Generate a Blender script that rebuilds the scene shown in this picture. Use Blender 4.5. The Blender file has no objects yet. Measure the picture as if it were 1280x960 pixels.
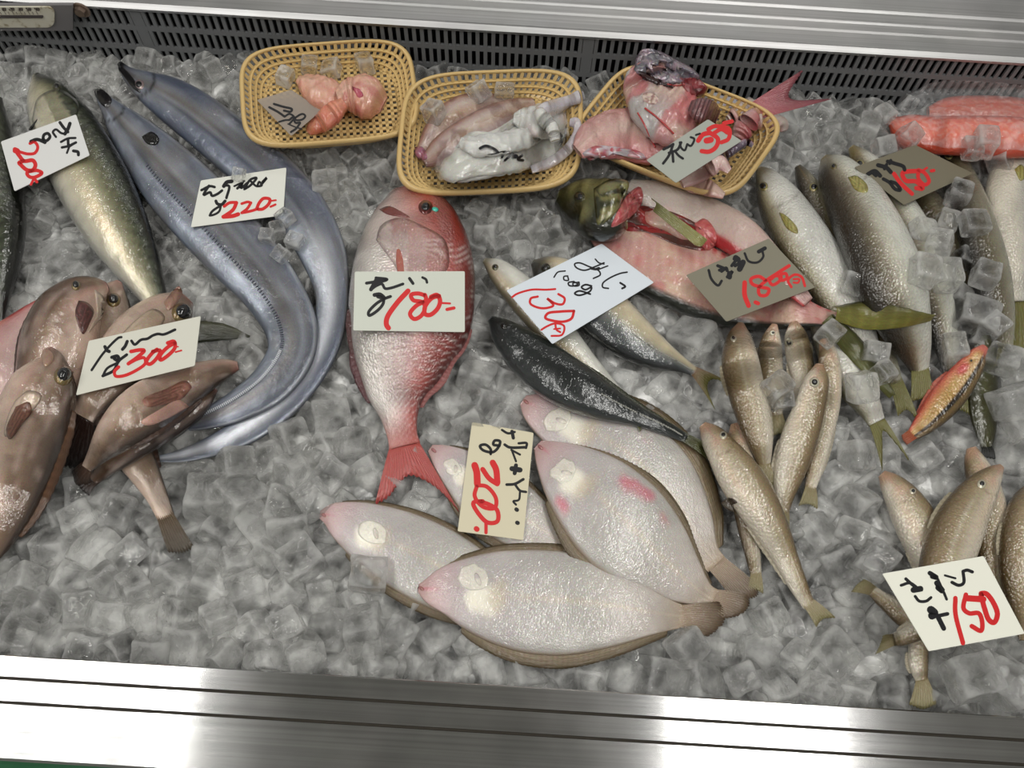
import bpy, bmesh, math, random
import numpy as np
from mathutils import Vector, Matrix, Euler
from mathutils.bvhtree import BVHTree

random.seed(7); RNG = np.random.default_rng(11)
SC = bpy.context.scene
COL = SC.collection

# ---------------------------------------------------------------- camera
F_PX, TH, ROLL, CAM_H = 1100.0, math.radians(26), math.radians(3.5), 0.76
cam_d = bpy.data.cameras.new('camera'); cam = bpy.data.objects.new('camera', cam_d); COL.objects.link(cam)
cam_d.sensor_width = 36.0; cam_d.lens = 36.0*F_PX/1280.0; cam_d.clip_start = 0.02
RM = Matrix.Rotation(TH, 4, 'X') @ Matrix.Rotation(ROLL, 4, 'Z')
CAM = Vector((0, -CAM_H*math.tan(TH), CAM_H))
cam.matrix_world = Matrix.Translation(CAM) @ RM
SC.camera = cam
R3 = np.array(RM.to_3x3()); C3 = np.array(CAM)

# ---------------------------------------------------------------- world, lamps, exposure
W = bpy.data.worlds.new('shop_light'); SC.world = W; W.use_nodes = True
bg = W.node_tree.nodes['Background']
bg.inputs[0].default_value = (1.0, 0.985, 0.945, 1); bg.inputs[1].default_value = 0.34
def area(name, loc, size, power, col, target=(0, 0, 0), rz=None):
    l = bpy.data.lights.new(name, 'AREA'); l.shape = 'RECTANGLE'; l.size, l.size_y = size
    l.energy = power; l.color = col
    o = bpy.data.objects.new(name, l); COL.objects.link(o); o.location = loc
    o.rotation_euler = (Vector(target)-Vector(loc)).to_track_quat('-Z', 'Y').to_euler() if rz is None else (0, 0, rz)
    return o
# shop ceiling fluorescents (two rows running away from the viewer, reflected in the steel rails)
for x, p in ((-1.88, 10), (-1.60, 10), (-1.32, 10), (-1.05, 10), (.64, 8), (.78, 8), (.92, 8), (1.06, 8)):
    area('ceiling_tube', (x, -.10, 2.30), (.04, 2.4), p, (1.0, 0.985, 0.95), rz=0)
area('ceiling_tube', (.3, 3.0, 2.30), (2.6, .10), 14, (1.0, 0.985, 0.95), rz=0)  # unseen extra tube far back, added to brighten the ledge reflection
area('ceiling_tube', (0, -1.0, 2.15), (2.6, .035), 11, (1.0, 0.98, 0.94), rz=0)  # unseen extra tube behind the viewer, added for glints on the fish
SC.view_settings.view_transform = 'Standard'; SC.view_settings.look = 'None'
SC.view_settings.gamma = 1.0; SC.view_settings.exposure = -0.30
SC.view_settings.use_curve_mapping = False
SC.cycles.max_bounces = 14; SC.cycles.transmission_bounces = 12; SC.cycles.transparent_max_bounces = 16
SC.cycles.glossy_bounces = 5; SC.cycles.diffuse_bounces = 4
SC.cycles.caustics_refractive = True; SC.cycles.caustics_reflective = False
SC.cycles.sample_clamp_indirect = 6.0
SC.cycles.use_denoising = True

# ---------------------------------------------------------------- pixel -> point on the plane z = h
def P(px, py, z=0.0):
    px = np.asarray(px, float); py = np.asarray(py, float); z = np.asarray(z, float)
    px, py, z = np.broadcast_arrays(px, py, z)
    d = np.stack([(px-640)/F_PX, -(py-480)/F_PX, -np.ones_like(px)], -1) @ R3.T
    t = (z - C3[2])/d[..., 2]
    return C3 + d*t[..., None]
def ray(px, py):
    d = R3 @ np.array([(px-640)/F_PX, -(py-480)/F_PX, -1.0]); return d/np.linalg.norm(d)
def PY(px, py, Y):          # point of the pixel's ray on the vertical plane y = Y
    d = ray(px, py); return C3 + d*((Y-C3[1])/d[1])
def PPL(px, py, p0, n):     # on any plane
    d = ray(px, py); return C3 + d*(np.dot(np.array(p0)-C3, n)/np.dot(d, n))
def proj(p):
    q = (np.asarray(p)-C3) @ R3
    return 640 - F_PX*q[..., 0]/q[..., 2], 480 + F_PX*q[..., 1]/q[..., 2]

# ---------------------------------------------------------------- object helpers
def tag(o, label=None, cat=None, group=None, kind=None):
    if label: o['label'] = label
    if cat: o['category'] = cat
    if group: o['group'] = group
    if kind: o['kind'] = kind
    return o
def empty(name, loc=(0, 0, 0)):
    o = bpy.data.objects.new(name, None); COL.objects.link(o); o.location = loc; o.empty_display_size = 0.01; return o
def mesh_obj(name, V, F, mat, parent=None, smooth=True, color=None, uv=None):
    """V world coordinates (n,3); F list or array of faces; color (n,4) per vertex; uv (n,2) per vertex"""
    V = np.asarray(V, float)
    loc = np.zeros(3)
    if parent is not None:
        loc = np.array(parent.matrix_world.translation) if parent.parent is None else None
        base = np.array(ORIG.get(parent.name, tuple(parent.location)))
    else: base = V.mean(0); base[2] = V[:, 2].min()
    me = bpy.data.meshes.new(name)
    me.from_pydata((V-base).tolist(), [], F if isinstance(F, list) else F.tolist())
    if smooth: me.polygons.foreach_set('use_smooth', np.ones(len(me.polygons), bool))
    if color is not None:
        a = me.color_attributes.new('Col', 'FLOAT_COLOR', 'POINT'); a.data.foreach_set('color', np.asarray(color, np.float32).ravel())
    if uv is not None:
        l = me.uv_layers.new(name='UVMap'); idx = np.empty(len(me.loops), np.int32); me.loops.foreach_get('vertex_index', idx)
        l.data.foreach_set('uv', np.asarray(uv, np.float32)[idx].ravel())
    me.materials.append(mat); me.update()
    o = bpy.data.objects.new(name, me); COL.objects.link(o)
    if parent is not None: o.parent = parent
    else: o.location = base.tolist()
    ORIG[o.name] = tuple(base)          # children of this one are written relative to the same base
    return o
ORIG = {}
def root(name, loc, label, cat, group=None):
    o = empty(name, tuple(loc)); ORIG[o.name] = tuple(loc); return tag(o, label, cat, group)
def quads(nu, nv, closed_v=False, off=0):
    u, v = np.meshgrid(np.arange(nu-1), np.arange(nv if closed_v else nv-1), indexing='ij')
    v2 = (v+1) % nv
    return np.stack([u*nv+v, (u+1)*nv+v, (u+1)*nv+v2, u*nv+v2], -1).reshape(-1, 4)+off
def box(c, s):
    c = np.array(c); s = np.array(s)/2
    V = np.array([[x, y, z] for x in (-1, 1) for y in (-1, 1) for z in (-1, 1)])*s+c
    F = [[0, 1, 3, 2], [4, 6, 7, 5], [0, 4, 5, 1], [2, 3, 7, 6], [0, 2, 6, 4], [1, 5, 7, 3]]
    return V, F
class MB:
    def __init__(s): s.V = []; s.F = []; s.n = 0
    def add(s, V, F):
        V = np.asarray(V, float); s.V.append(V); s.F += [[int(i)+s.n for i in f] for f in F]; s.n += len(V); return s
    def box(s, c, d): return s.add(*box(c, d))
    def build(s, name, mat, parent=None, smooth=False): return mesh_obj(name, np.concatenate(s.V), s.F, mat, parent, smooth)
def catmull(pts, n):
    pts = np.asarray(pts, float); k = len(pts)
    if k == 2: t = np.linspace(0, 1, n)[:, None]; return pts[0]*(1-t)+pts[1]*t
    seg = np.r_[0, np.cumsum(np.maximum(np.linalg.norm(np.diff(pts[:, :2], axis=0), axis=1), 1e-6)**0.5)]
    t = np.linspace(0, seg[-1], n)
    m = np.zeros_like(pts)
    h = np.diff(seg)[:, None]; d = np.diff(pts, axis=0)/h
    m[1:-1] = (d[:-1]*h[1:]+d[1:]*h[:-1])/(h[1:]+h[:-1]); m[0] = d[0]; m[-1] = d[-1]
    i = np.clip(np.searchsorted(seg, t, side='right')-1, 0, k-2); H = h[i]; s = ((t-seg[i])[:, None])/H
    return ((2*s**3-3*s**2+1)*pts[i]+(s**3-2*s**2+s)*H*m[i]+(-2*s**3+3*s**2)*pts[i+1]+(s**3-s**2)*H*m[i+1])
def vnoise(x, y, seed=0):      # smooth value noise, numpy
    x = np.asarray(x, float); y = np.asarray(y, float)
    xi = np.floor(x).astype(int); yi = np.floor(y).astype(int); fx = x-xi; fy = y-yi
    fx = fx*fx*(3-2*fx); fy = fy*fy*(3-2*fy)
    def hsh(a, b):
        h = (a*374761393+b*668265263+seed*974634777) & 0x7fffffff
        h = ((h ^ (h >> 13))*1274126177) & 0x7fffffff
        return ((h ^ (h >> 16)) & 0xffff)/65535.0
    return (hsh(xi, yi)*(1-fx)+hsh(xi+1, yi)*fx)*(1-fy)+(hsh(xi, yi+1)*(1-fx)+hsh(xi+1, yi+1)*fx)*fy
def sst(a, b, x):
    t = np.clip((x-a)/(b-a), 0, 1); return t*t*(3-2*t)
def rgb(*c): return np.array(c, float)
def mixc(a, b, f): return a*(1-f[..., None])+b*f[..., None]

# ---------------------------------------------------------------- materials
def mat(name, color=(.8, .8, .8), rough=.4, metal=0.0, spec=.5, coat=0.0, alpha=1.0, trans=0.0, sss=0.0, ior=1.45, coat_rough=.1):
    m = bpy.data.materials.new(name); m.use_nodes = True
    b = m.node_tree.nodes['Principled BSDF']; i = b.inputs
    i['Base Color'].default_value = (*color, 1); i['Roughness'].default_value = rough; i['Metallic'].default_value = metal
    i['Specular IOR Level'].default_value = spec; i['Coat Weight'].default_value = coat; i['Coat Roughness'].default_value = coat_rough
    i['Alpha'].default_value = alpha; i['Transmission Weight'].default_value = trans; i['IOR'].default_value = ior
    i['Subsurface Weight'].default_value = sss; i['Subsurface Radius'].default_value = (.01, .006, .004); i['Subsurface Scale'].default_value = 0.3
    return m
class NT:
    def __init__(s, m): s.t = m.node_tree; s.b = s.t.nodes.get('Principled BSDF')
    def n(s, typ, **kw):
        x = s.t.nodes.new(typ)
        for k, v in kw.items():
            if k in x.inputs: x.inputs[k].default_value = v
            else: setattr(x, k, v)
        return x
    def l(s, a, ao, b, bi): s.t.links.new(a.outputs[ao], b.inputs[bi])
    def ramp(s, stops):
        r = s.n('ShaderNodeValToRGB'); e = r.color_ramp.elements
        e[0].position, e[0].color = stops[0][0], (*stops[0][1], 1); e[1].position, e[1].color = stops[-1][0], (*stops[-1][1], 1)
        for p, c in stops[1:-1]: q = e.new(p); q.color = (*c, 1)
        return r
def bump(nt, src, out, strength=.3, dist=.001, normal=None):
    b = nt.n('ShaderNodeBump'); b.inputs['Strength'].default_value = strength; b.inputs['Distance'].default_value = dist
    nt.l(src, out, b, 'Height')
    if normal is not None: nt.l(normal, 'Normal', b, 'Normal')
    return b

def m_steel(name, col, rough, aniso=0.0, streak=400):
    m = mat(name, col, rough, 1.0); nt = NT(m)
    tc = nt.n('ShaderNodeTexCoord'); mp = nt.n('ShaderNodeMapping'); mp.inputs['Scale'].default_value = (3, streak, streak)
    no = nt.n('ShaderNodeTexNoise', Scale=1.0, Detail=4.0); nt.l(tc, 'Object', mp, 'Vector'); nt.l(mp, 'Vector', no, 'Vector')
    r = nt.ramp([(.3, tuple(np.array(col)*.86)), (.7, tuple(np.minimum(np.array(col)*1.1, 1)))]); nt.l(no, 'Fac', r, 'Fac')
    n2 = nt.n('ShaderNodeTexNoise', Scale=14.0, Detail=5.0); nt.l(tc, 'Object', n2, 'Vector')
    mx = nt.n('ShaderNodeMix', data_type='RGBA'); mx.blend_type = 'MULTIPLY'; mx.inputs[0].default_value = .35
    nt.l(r, 'Color', mx, 6); nt.l(n2, 'Color', mx, 7)
    hs = nt.n('ShaderNodeHueSaturation'); hs.inputs['Saturation'].default_value = .12; hs.inputs['Value'].default_value = 1.18
    nt.l(mx, 2, hs, 'Color'); nt.l(hs, 'Color', nt.b, 'Base Color')
    mr = nt.n('ShaderNodeMapRange'); mr.inputs['To Min'].default_value = rough*.7; mr.inputs['To Max'].default_value = rough*1.4
    nt.l(n2, 'Fac', mr, 'Value'); nt.l(mr, 'Result', nt.b, 'Roughness')
    b = bump(nt, no, 'Fac', .08, .0004); nt.l(b, 'Normal', nt.b, 'Normal')
    return m
M = {}
M['steel'] = m_steel('brushed_steel', (.52, .51, .49), .13)
M['hood'] = m_steel('dull_steel', (.50, .49, .47), .42)
M['groove'] = mat('groove_dark_brown', (.05, .042, .03), .7)
M['grille'] = mat('grey_grille_plastic', (.19, .195, .20), .3)
M['dark'] = mat('dark_cavity', (.008, .008, .01), .6)
M['bolt'] = mat('rusty_bolt_metal', (.32, .24, .19), .35, .8)
# ================================================================ the display case
YG = float(P(640, 92, 0)[1])                     # plane of the back grille
def yrail(py, z): return float(P(640, py, z)[1])
case = root('display_case', (0, YG, -0.12), 'long stainless steel refrigerated display case holding the bed of ice', 'display case')
def extrude(name, prof, mt, x0=-1.0, x1=1.0, parent=case):
    prof = np.array(prof, float); n = len(prof)
    V = np.concatenate([np.c_[np.full(n, x), prof] for x in (x0, x1)])
    F = [[i, (i+1) % n, n+(i+1) % n, n+i] for i in range(n)]+[list(range(n))[::-1], list(range(n, 2*n))]
    return mesh_obj(name, V, F, mt, parent, False)
zr = 0.022
y0, y1, y2 = yrail(857, zr), yrail(886.5, zr-.003), yrail(917, zr-.006)
y3 = yrail(990, zr-.010)
g = .0011
extrude('front_rail', [(y0, -.12), (y0, zr-.001), (y0-.001, zr), (y1+g, zr), (y1+g, zr-.007), (y1-g, zr-.007), (y1-g, zr-.003), (y2+g, zr-.003),
        (y2+g, zr-.010), (y2-g, zr-.010), (y2-g, zr-.006), (y3+.002, zr-.0085), (y3, zr-.012), (y3, -.12)], M['steel'])['label'] = 'brushed stainless front rail with two sliding grooves'
mb = MB()
for y, z in ((y1, zr-.0065), (y2, zr-.0095)): mb.box((0, y, z), (2, 2*g*.98, .0009))  # thin dark brown strips lying in both grooves
mb.build('groove_lines', M['groove'], case)['label'] = 'dark line in the rail groove'
mb = MB(); mb.box((0, (y0+YG)/2, -.125), (2, YG-y0+.1, .006)); mb.build('floor_pan', M['steel'], case)
mb = MB(); mb.box((-.99, (y0+YG)/2, -.06), (.006, YG-y0, .13)); mb.box((.99, (y0+YG)/2, -.06), (.006, YG-y0, .13)); mb.build('side_panel', M['steel'], case)['kind'] = 'stuff'
# hood: ribbed steel shelf over the grille
zt = float(PY(640, 36, YG)[2])
hood = [(YG-.004, zt-.004), (YG-.005, zt)]
def yh(py): return float(P(640, py, zt+.002)[1])
hood += [(yh(34), zt+.0035), (yh(31), zt+.002), (yh(20), zt+.0012), (yh(14.5), zt+.0015), (yh(13), zt+.0032), (yh(11), zt+.0032), (yh(9.5), zt+.001), (yh(3), zt+.0015),
         (yh(1.5), zt+.003), (yh(0), zt+.003), (yh(-2), zt+.0012), (yh(-12), zt+.001), (yh(-14), zt+.003), (yh(-16), zt+.003), (yh(-18), zt+.001),
         (yh(-35), zt+.001), (yh(-80), zt+.001), (yh(-80), zt-.006), (YG+.02, zt-.006)]
extrude('hood', hood, M['hood'])['label'] = 'ribbed dull steel ledge above the grille'
# grille: frame bars with open slots between slats, two and a half rows
gr_rows = [(41, 60), (65.5, 84), (89.5, 107)]
zz = [(float(PY(640, a, YG)[2]), float(PY(640, b, YG)[2])) for a, b in gr_rows]
mb = MB(); th = .003
bars = [zt-.004] + [z for ab in zz for z in ab] + [-.05]
for a, b in zip(bars[::2], bars[1::2]):
    mb.box((0, YG, (a+b)/2), (2, th, abs(a-b)))
grille = mb.build('back_grille', M['grille'], case); grille['label'] = 'dark grey slotted air grille along the back'
def slat_mesh(h):
    V, F = box((0, 0, 0), (.0042, th*.96, h)); me = bpy.data.meshes.new('slat'); me.from_pydata(V.tolist(), [], F); me.materials.append(M['grille']); return me
pitch = .0088
base = np.array(ORIG[grille.name])
for r, (a, b) in enumerate(zz):
    n = 150 if r == 0 else (150 if r == 1 else 0)
    if r < 2:
        me = slat_mesh(abs(a-b)+.001)
        for k in range(n):
            x = (k-n/2)*pitch
            o = bpy.data.objects.new('slat', me); COL.objects.link(o); o.parent = grille
            o.location = (np.array((x, YG, (a+b)/2))-base).tolist()
            if (k-82) % 57 == 0: o.scale = (2.9, 1, 1)
    else:
        mb = MB()
        for k in range(150): mb.box(((k-75)*pitch, YG, (a+b)/2), (.0042, th*.96, abs(a-b)+.001))
        mb.build('lower_slats', M['grille'], grille)['kind'] = 'stuff'
mb = MB(); mb.box((0, YG+.03, -.03), (2, .004, .18)); mb.build('back_duct', M['dark'], case)
# thermometer on the grille, upper left, and its bolt
yt = YG-.012
th_m = mat('thermometer_white', (.62, .60, .50), .35)
NTt = NT(th_m); tc = NTt.n('ShaderNodeTexCoord'); no = NTt.n('ShaderNodeTexNoise', Scale=90.0, Detail=4.0); NTt.l(tc, 'Object', no, 'Vector')
rp = NTt.ramp([(.30, (.22, .17, .08)), (.44, (.60, .57, .46)), (1, (.66, .65, .58))]); NTt.l(no, 'Fac', rp, 'Fac'); NTt.l(rp, 'Color', NTt.b, 'Base Color')
p = lambda x, y, d=0: PY(x, y, yt-d)
tr = root('thermometer', p(40, 20), 'white scale thermometer in grey metal holder at the upper left grille', 'thermometer')
def rrect(name, x0, y0, x1, y1, d, thick, m, parent, rad=3.0, closed_left=False):
    pts = []
    for cx, cy, a0 in ((x1-rad, y0+rad, -90), (x1-rad, y1-rad, 0), (x0+rad, y1-rad, 90), (x0+rad, y0+rad, 180)):
        for a in np.linspace(a0, a0+90, 6): pts.append((cx+rad*math.cos(math.radians(a)), cy+rad*math.sin(math.radians(a))))
    A = np.array([PY(x, y, yt-d) for x, y in pts]); B = A+np.array([0, thick, 0]); n = len(A)
    return mesh_obj(name, np.r_[A, B], [list(range(n))[::-1], list(range(n, 2*n))]+[[i, (i+1) % n, n+(i+1) % n, n+i] for i in range(n)], m, parent, False)
rrect('holder', -60, 6.5, 91, 38.5, 0, .004, mat('holder_grey', (.22, .21, .215), .35, .3), tr, 1.0)
pl = rrect('scale_plate', -60, 9, 68, 34.5, .002, .0019, th_m, tr, 9.0)
rrect('tube', -60, 19.6, 54, 22.8, .003, .0009, mat('tube_dark', (.07, .06, .06), .2), tr, 1.5)
mb = MB()
for k in range(22):
    x = 46-k*5
    A = PY(x, 15.0 if k % 2 else 13.5, yt-.0023); B = PY(x, 18.2, yt-.0023)
    mb.box((A+B)/2, (.00035, .0002, abs(A[2]-B[2])))
mb.build('tick_marks', mat('ink_brown', (.10, .08, .07), .5), tr)['kind'] = 'stuff'
# digits of the scale (rows of small numerals)
def seg_digit(mb, cx, cy, ch, w=2.0, h=3.4):
    segs = {'0': 'abcdef', '1': 'bc', '2': 'abged', '3': 'abgcd', '4': 'fgbc', '5': 'afgcd', '6': 'afgedc', '7': 'abc', '8': 'abcdefg', '9': 'abcdfg'}[ch]
    c = dict(a=((0, 0), (1, 0)), b=((1, 0), (1, .5)), c=((1, .5), (1, 1)), d=((0, 1), (1, 1)), e=((0, .5), (0, 1)), f=((0, 0), (0, .5)), g=((0, .5), (1, .5)))
    for s in segs:
        (a, b), (d, e) = c[s]
        A = PY(cx+(a-.5)*w, cy+(b-.5)*h, yt-.0023); B = PY(cx+(d-.5)*w, cy+(e-.5)*h, yt-.0023)
        mb.box((A+B)/2, (abs(A[0]-B[0])+.0003, .0002, abs(A[2]-B[2])+.0003))
mb = MB()
for k, t in enumerate(('40', '50', '30', '20', '10')):
    for j, ch in enumerate(t): seg_digit(mb, 46-k*10.5+j*3.2-1.6, 11.6, ch)
mb.build('scale_numerals', bpy.data.materials['ink_brown'], tr)
bt = PY(101, 13, YG-.006)
bo = root('bolt', bt, 'rusty hexagonal bolt head beside the thermometer', 'bolt')
a = np.linspace(0, 2*np.pi, 7)[:-1]
def ngon(c, r, d, n=6, ph=0.2):
    a = np.linspace(0, 2*np.pi, n+1)[:-1]+ph; A = np.c_[c[0]+r*np.cos(a), np.full(n, c[1]), c[2]+r*np.sin(a)]; B = A-np.array([0, d, 0])
    B[:, 0] = c[0]+(B[:, 0]-c[0])*.85; B[:, 2] = c[2]+(B[:, 2]-c[2])*.85
    return np.r_[A, B], [list(range(n)), list(range(n, 2*n))[::-1]]+[[i, n+i, n+(i+1) % n, (i+1) % n] for i in range(n)]
V, F = ngon(bt, .0065, .005); mesh_obj('bolt_head', V, F, M['bolt'], bo, False)
V, F = ngon(bt+np.array([0, .0005, 0]), .0100, .0012, 20); mesh_obj('washer', V, F, M['bolt'], bo, False)
# ground below (green mat showing past the rail's outer edge)
mb = MB(); mb.box((0, -1, -.82), (8, 8, .04)); fl = mb.build('floor', mat('grey_floor', (.34, .33, .31), .4)); fl['kind'] = 'structure'
mb = MB(); mb.box((-.9, -.95, -.795), (1.9, 1.3, .008)); gm = mb.build('green_mat', mat('green_rubber', (.015, .17, .06), .5)); tag(gm, 'green mat on the ground past the lower left corner of the steel rail', 'mat')

mb = MB(); mb.box((0, 0, 2.42), (8, 8, .04)); ce = mb.build('ceiling', mat('ceiling_paint', (.7, .69, .66), .8)); ce['kind'] = 'structure'

# ================================================================ ice
def m_ice(name, cloud=.3, tint=(.97, .975, .965)):
    m = mat(name, tint, .015, 0, .5, .5, 1, 1.0, ior=1.33, coat_rough=.02); nt = NT(m); b = nt.b
    ge = nt.n('ShaderNodeNewGeometry')
    no = nt.n('ShaderNodeTexNoise', Scale=62.0, Detail=3.0, Distortion=.6); nt.l(ge, 'Position', no, 'Vector')
    n2 = nt.n('ShaderNodeTexNoise', Scale=210.0, Detail=3.0); nt.l(ge, 'Position', n2, 'Vector')
    n3 = nt.n('ShaderNodeTexNoise', Scale=38.0, Detail=5.0, Roughness=.6); nt.l(ge, 'Position', n3, 'Vector')
    bp = bump(nt, no, 'Fac', .4, .005); bp2 = bump(nt, n2, 'Fac', .25, .0012, bp); nt.l(bp2, 'Normal', b, 'Normal'); nt.l(bp2, 'Normal', b, 'Coat Normal')
    df = nt.n('ShaderNodeBsdfDiffuse'); df.inputs[0].default_value = (.84, .84, .825, 1); nt.l(bp2, 'Normal', df, 'Normal')
    tl = nt.n('ShaderNodeBsdfTranslucent'); tl.inputs[0].default_value = (.84, .84, .825, 1)
    m1 = nt.n('ShaderNodeMixShader'); m1.inputs[0].default_value = .45; nt.l(df, 0, m1, 1); nt.l(tl, 0, m1, 2)
    mr = nt.n('ShaderNodeMapRange'); mr.inputs['From Min'].default_value = .42; mr.inputs['From Max'].default_value = .70
    mr.inputs['To Min'].default_value = cloud*.12; mr.inputs['To Max'].default_value = cloud*2.6; nt.l(n3, 'Fac', mr, 'Value')
    pr = nt.n('ShaderNodeMapRange'); pr.inputs['From Min'].default_value = .505; pr.inputs['From Max'].default_value = .60; pr.inputs['To Max'].default_value = .62; nt.l(ge, 'Pointiness', pr, 'Value')  # cube edges whitened in the shader to imitate bright refracted rims
    sm = nt.n('ShaderNodeMath', operation='ADD', use_clamp=True); nt.l(mr, 'Result', sm, 0); nt.l(pr, 'Result', sm, 1)
    mx = nt.n('ShaderNodeMixShader'); nt.l(sm, 0, mx, 0); nt.l(b, 0, mx, 1); nt.l(m1, 0, mx, 2)
    # clear ice lets much of the light straight through
    tp = nt.n('ShaderNodeBsdfTransparent'); tp.inputs[0].default_value = (.97, .97, .965, 1)
    m3 = nt.n('ShaderNodeMixShader'); m3.inputs[0].default_value = .30; nt.l(mx, 0, m3, 1); nt.l(tp, 0, m3, 2)
    nt.l(m3, 0, nt.t.nodes['Material Output'], 'Surface')
    return m
M['ice'] = m_ice('clear_ice', .22)
M['slush'] = mat('crushed_ice', (.5, .5, .49), .2, 0, .5, .6)
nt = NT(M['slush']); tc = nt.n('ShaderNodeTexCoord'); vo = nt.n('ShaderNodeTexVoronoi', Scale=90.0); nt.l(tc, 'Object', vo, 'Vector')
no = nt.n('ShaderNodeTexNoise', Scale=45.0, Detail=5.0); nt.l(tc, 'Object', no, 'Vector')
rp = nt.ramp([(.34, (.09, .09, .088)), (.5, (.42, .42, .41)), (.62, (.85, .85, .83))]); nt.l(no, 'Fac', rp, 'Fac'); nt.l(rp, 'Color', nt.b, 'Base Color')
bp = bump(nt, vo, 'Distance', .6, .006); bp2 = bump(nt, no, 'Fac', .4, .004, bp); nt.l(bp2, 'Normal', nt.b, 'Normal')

def cube_proto(seed, n=8):
    rg = np.random.default_rng(seed)
    bm = bmesh.new(); bmesh.ops.create_cube(bm, size=2.0); bmesh.ops.subdivide_edges(bm, edges=bm.edges[:], cuts=n-2, use_grid_fill=True)
    V = np.array([v.co[:] for v in bm.verts]); F = [[v.index for v in f.verts] for f in bm.faces]; bm.free()
    p = rg.uniform(7.0, 18.0)
    r = (np.abs(V)**p).sum(1)**(1/p); V = V/r[:, None]
    asp = rg.uniform(.76, 1.08, 3)
    # melted hollows in two faces
    for k in range(2):
        ax = rg.integers(3); sg = rg.choice([-1, 1]); c = rg.uniform(-.3, .3, 2); ot = [i for i in range(3) if i != ax]
        d = np.hypot(V[:, ot[0]]-c[0], V[:, ot[1]]-c[1]); on = (V[:, ax]*sg > .5)
        V[on, ax] -= sg*.28*np.exp(-(d[on]/.5)**2)
    V += .04*np.sin(V[:, [1, 2, 0]]*rg.uniform(1.5, 3, 3)+rg.uniform(0, 6, 3))+.03*np.sin(V[:, [2, 0, 1]]*rg.uniform(3, 5, 3)+rg.uniform(0, 6, 3))
    V = V*asp*.5
    return V, F
PROTO = [cube_proto(i) for i in range(10)]
PMESH = []
for V, F in PROTO:
    me = bpy.data.meshes.new('ice_cube'); me.from_pydata(V.tolist(), [], F); me.polygons.foreach_set('use_smooth', np.ones(len(F), bool)); me.materials.append(M['ice']); PMESH.append(me)

LAND = [(60, 790, 'against the steel rail at the far left'), (190, 790, 'along the rail below the rockfish'), (330, 800, 'along the rail left of the flounders'), (450, 815, 'at the rail just left of the front flounder'), (130, 690, 'just under the left rockfish'),
        (290, 690, 'right of the rockfish tail that points down'), (300, 600, 'just below the ribbonfish tail tips'), (390, 620, 'between the ribbonfish and the left flounder snout'), (430, 520, 'between the ribbonfish bend and the bream tail'), (260, 390, 'inside the ribbonfish curve'),
        (60, 290, 'between the two mackerels'), (70, 70, 'under the thermometer in the back left corner'), (270, 210, 'between the ribbonfish and the left basket'), (400, 230, 'below the left basket'), (640, 290, 'between the bream head and the bluish card'), (590, 470, 'between the bream tail and the dark horse mackerel'),
        (860, 420, 'between the horse mackerel tail and the darkened 180 card'), (870, 500, 'between the horse mackerel tails and the whiting pile'), (900, 830, 'along the rail below the flounder tails'), (1010, 850, 'along the rail right of the flounder tails'), (1080, 860, 'at the rail left of the whiting tail'), (960, 770, 'beside the tail of the frontmost whiting'),
        (1060, 660, 'between the two whiting piles'), (1050, 560, 'right of the upright whiting'), (1150, 600, 'under the small striped goatfish'), (1040, 790, 'left of the whiting tails by the white 150 card'), (1220, 860, 'in the lower right corner under the white 150 card'), (1250, 560, 'at the right edge above the corner whiting'),
        (1040, 140, 'between the trimmings basket and the salmon pack'), (560, 60, 'behind the middle basket'), (930, 240, 'right of the tilted basket'), (760, 640, 'close around the flounder tails')]
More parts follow.
